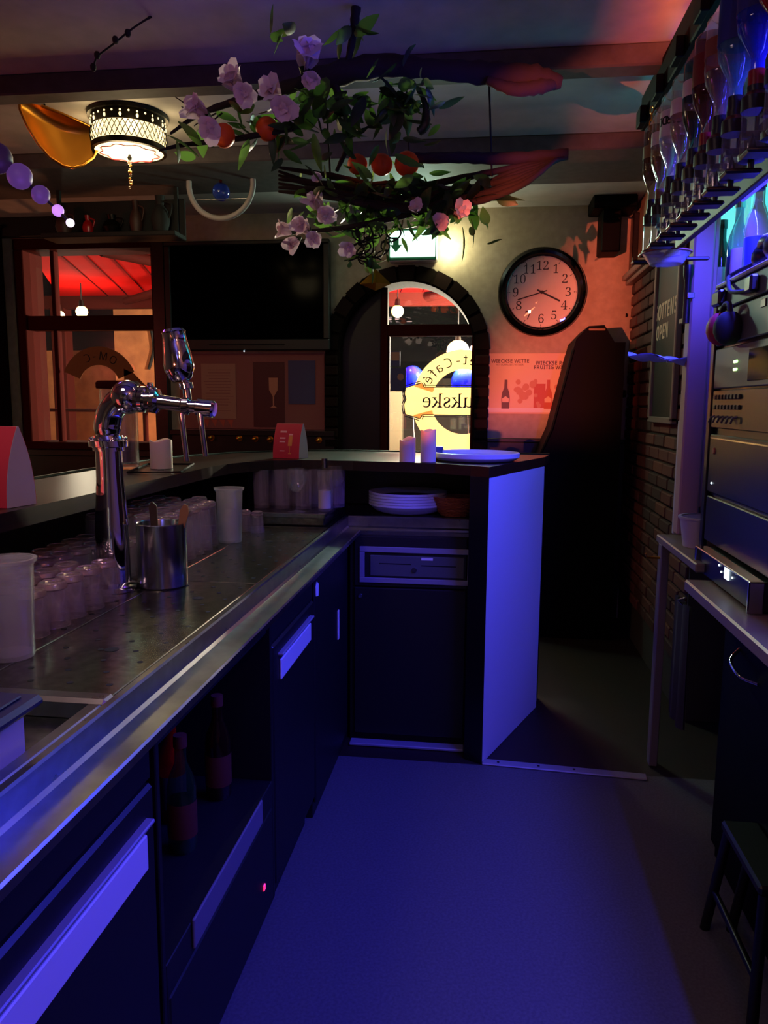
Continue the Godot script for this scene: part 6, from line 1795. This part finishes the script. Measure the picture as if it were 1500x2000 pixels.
	part("plate", lathed([Vector2(0, 0), Vector2(0.11, 0), Vector2(0.15, 0.002), Vector2(0.166, 0.010), Vector2(0.172, 0.016), Vector2(0.173, 0.032), Vector2(0.168, 0.034), Vector2(0.163, 0.018), Vector2(0.145, 0.010), Vector2(0, 0.008)], 56), M.plastic_white, pl)
	part("handle_lug", span(Vector3(-0.178, 0.02, -0.03), Vector3(-0.155, 0.026, 0.03), 0.003), M.plastic_white, pl)
	tent_card("pink tent card standing on the bar edge by the picture's left border", Vector3(-1.035, 1.131, -1.53), deg_to_rad(80), 0.085, 0.168)
	tent_card("pink tent card on the far curve of the bar under the notice board", Vector3(-0.79, 1.131, -3.10), deg_to_rad(76), 0.080, 0.14)
	var mat_ := thing("serving_tray", "dark serving tray under the lone candle on the bar", "tray", Vector3(-1.06, 1.131, -2.44))
	mat_.rotation.y = 0.25
	part("tray", box(Vector3(0, -0.0005, 0), Vector3(0.02, 0.001, 0.02), 0.0), M.matt_black, mat_)
	part("rim", tubed([Vector3(-0.08, 0.004, -0.20), Vector3(0.08, 0.004, -0.20), Vector3(0.08, 0.004, 0.14), Vector3(-0.08, 0.004, 0.14), Vector3(-0.08, 0.004, -0.20)], [0.004], 6), M.matt_black, mat_)
	var jar := thing("glass_jar", "tall glass jar with a flat dark lid on the bar by the window", "jar", Vector3(-1.215, 1.131, -2.47))
	part("body", lathed([Vector2(0, 0), Vector2(0.055, 0), Vector2(0.060, 0.005), Vector2(0.060, 0.265), Vector2(0.058, 0.265), Vector2(0.057, 0.008), Vector2(0, 0.008)], 28), M.glass, jar)
	part("filling", lathed([Vector2(0, 0.01), Vector2(0.054, 0.01), Vector2(0.054, 0.19), Vector2(0, 0.20)], 24), M.amber_spirit, jar)
	part("lid", lathed([Vector2(0, 0.265), Vector2(0.068, 0.265), Vector2(0.070, 0.270), Vector2(0.070, 0.284), Vector2(0.064, 0.29), Vector2(0, 0.29)], 28), M.red_brown_wood, jar)
	part("red_light", box(Vector3(0.02, 0.035, 0.058), Vector3(0.008, 0.022, 0.006), 0.002), M.red_led, jar)
	# storage box in the lower tray
	var bx_ := thing("storage_box", "translucent plastic box with a dark blue lid in the near tray", "box", Vector3(-0.78, 0.877, -0.72))
	var sb2 := mb()
	prism(sb2, PackedVector2Array([Vector2(-0.185, -0.185), Vector2(0.185, -0.185), Vector2(0.185, 0.32), Vector2(-0.185, 0.32)]), 0.072, Transform3D(Basis(Vector3(1, 0, 0), Vector3(0, 0, 1), Vector3(0, 1, 0)), Vector3.ZERO))
	part("body", sb2, M.bucket_body, bx_)
	part("lid", span(Vector3(-0.205, 0.072, -0.205), Vector3(0.205, 0.088, 0.34), 0.006), M.bucket_lid, bx_)
	part("lid_top", span(Vector3(-0.185, 0.088, -0.185), Vector3(0.185, 0.092, 0.32), 0.002), M.bucket_lid, bx_)
	# bar stool beyond the bar
	for k in 2:
		var s := thing("bar_stool", ["dark bar stool beyond the bar, below the window post", "dark bar stool beyond the bar, next to the beer tap"][k], "bar stool", Vector3(-2.35 + k * 0.62, 0, -3.2 + k * 0.25), "bar stools beyond the bar")
		for a in 4:
			var an := PI / 4 + a * PI / 2
			part("leg", tubed([Vector3(cos(an) * 0.22, 0, sin(an) * 0.22), Vector3(cos(an) * 0.14, 0.78, sin(an) * 0.14)], [0.016], 8), M.matt_black, s)
		part("seat", lathed([Vector2(0, 0.78), Vector2(0.18, 0.78), Vector2(0.19, 0.80), Vector2(0.18, 0.84), Vector2(0, 0.845)], 28), M.clutter_brown, s)
		part("backrest", tubed(curve_pts([Vector3(-0.17, 1.02, 0.08), Vector3(-0.20, 1.03, 0.0), Vector3(-0.17, 1.02, -0.08)], 5), [0.025], 8), M.matt_black, s)
		for z in [-0.07, 0.07]:
			part("back_post", tubed([Vector3(-0.14, 0.80, z), Vector3(-0.185, 1.02, z)], [0.01], 7), M.matt_black, s)
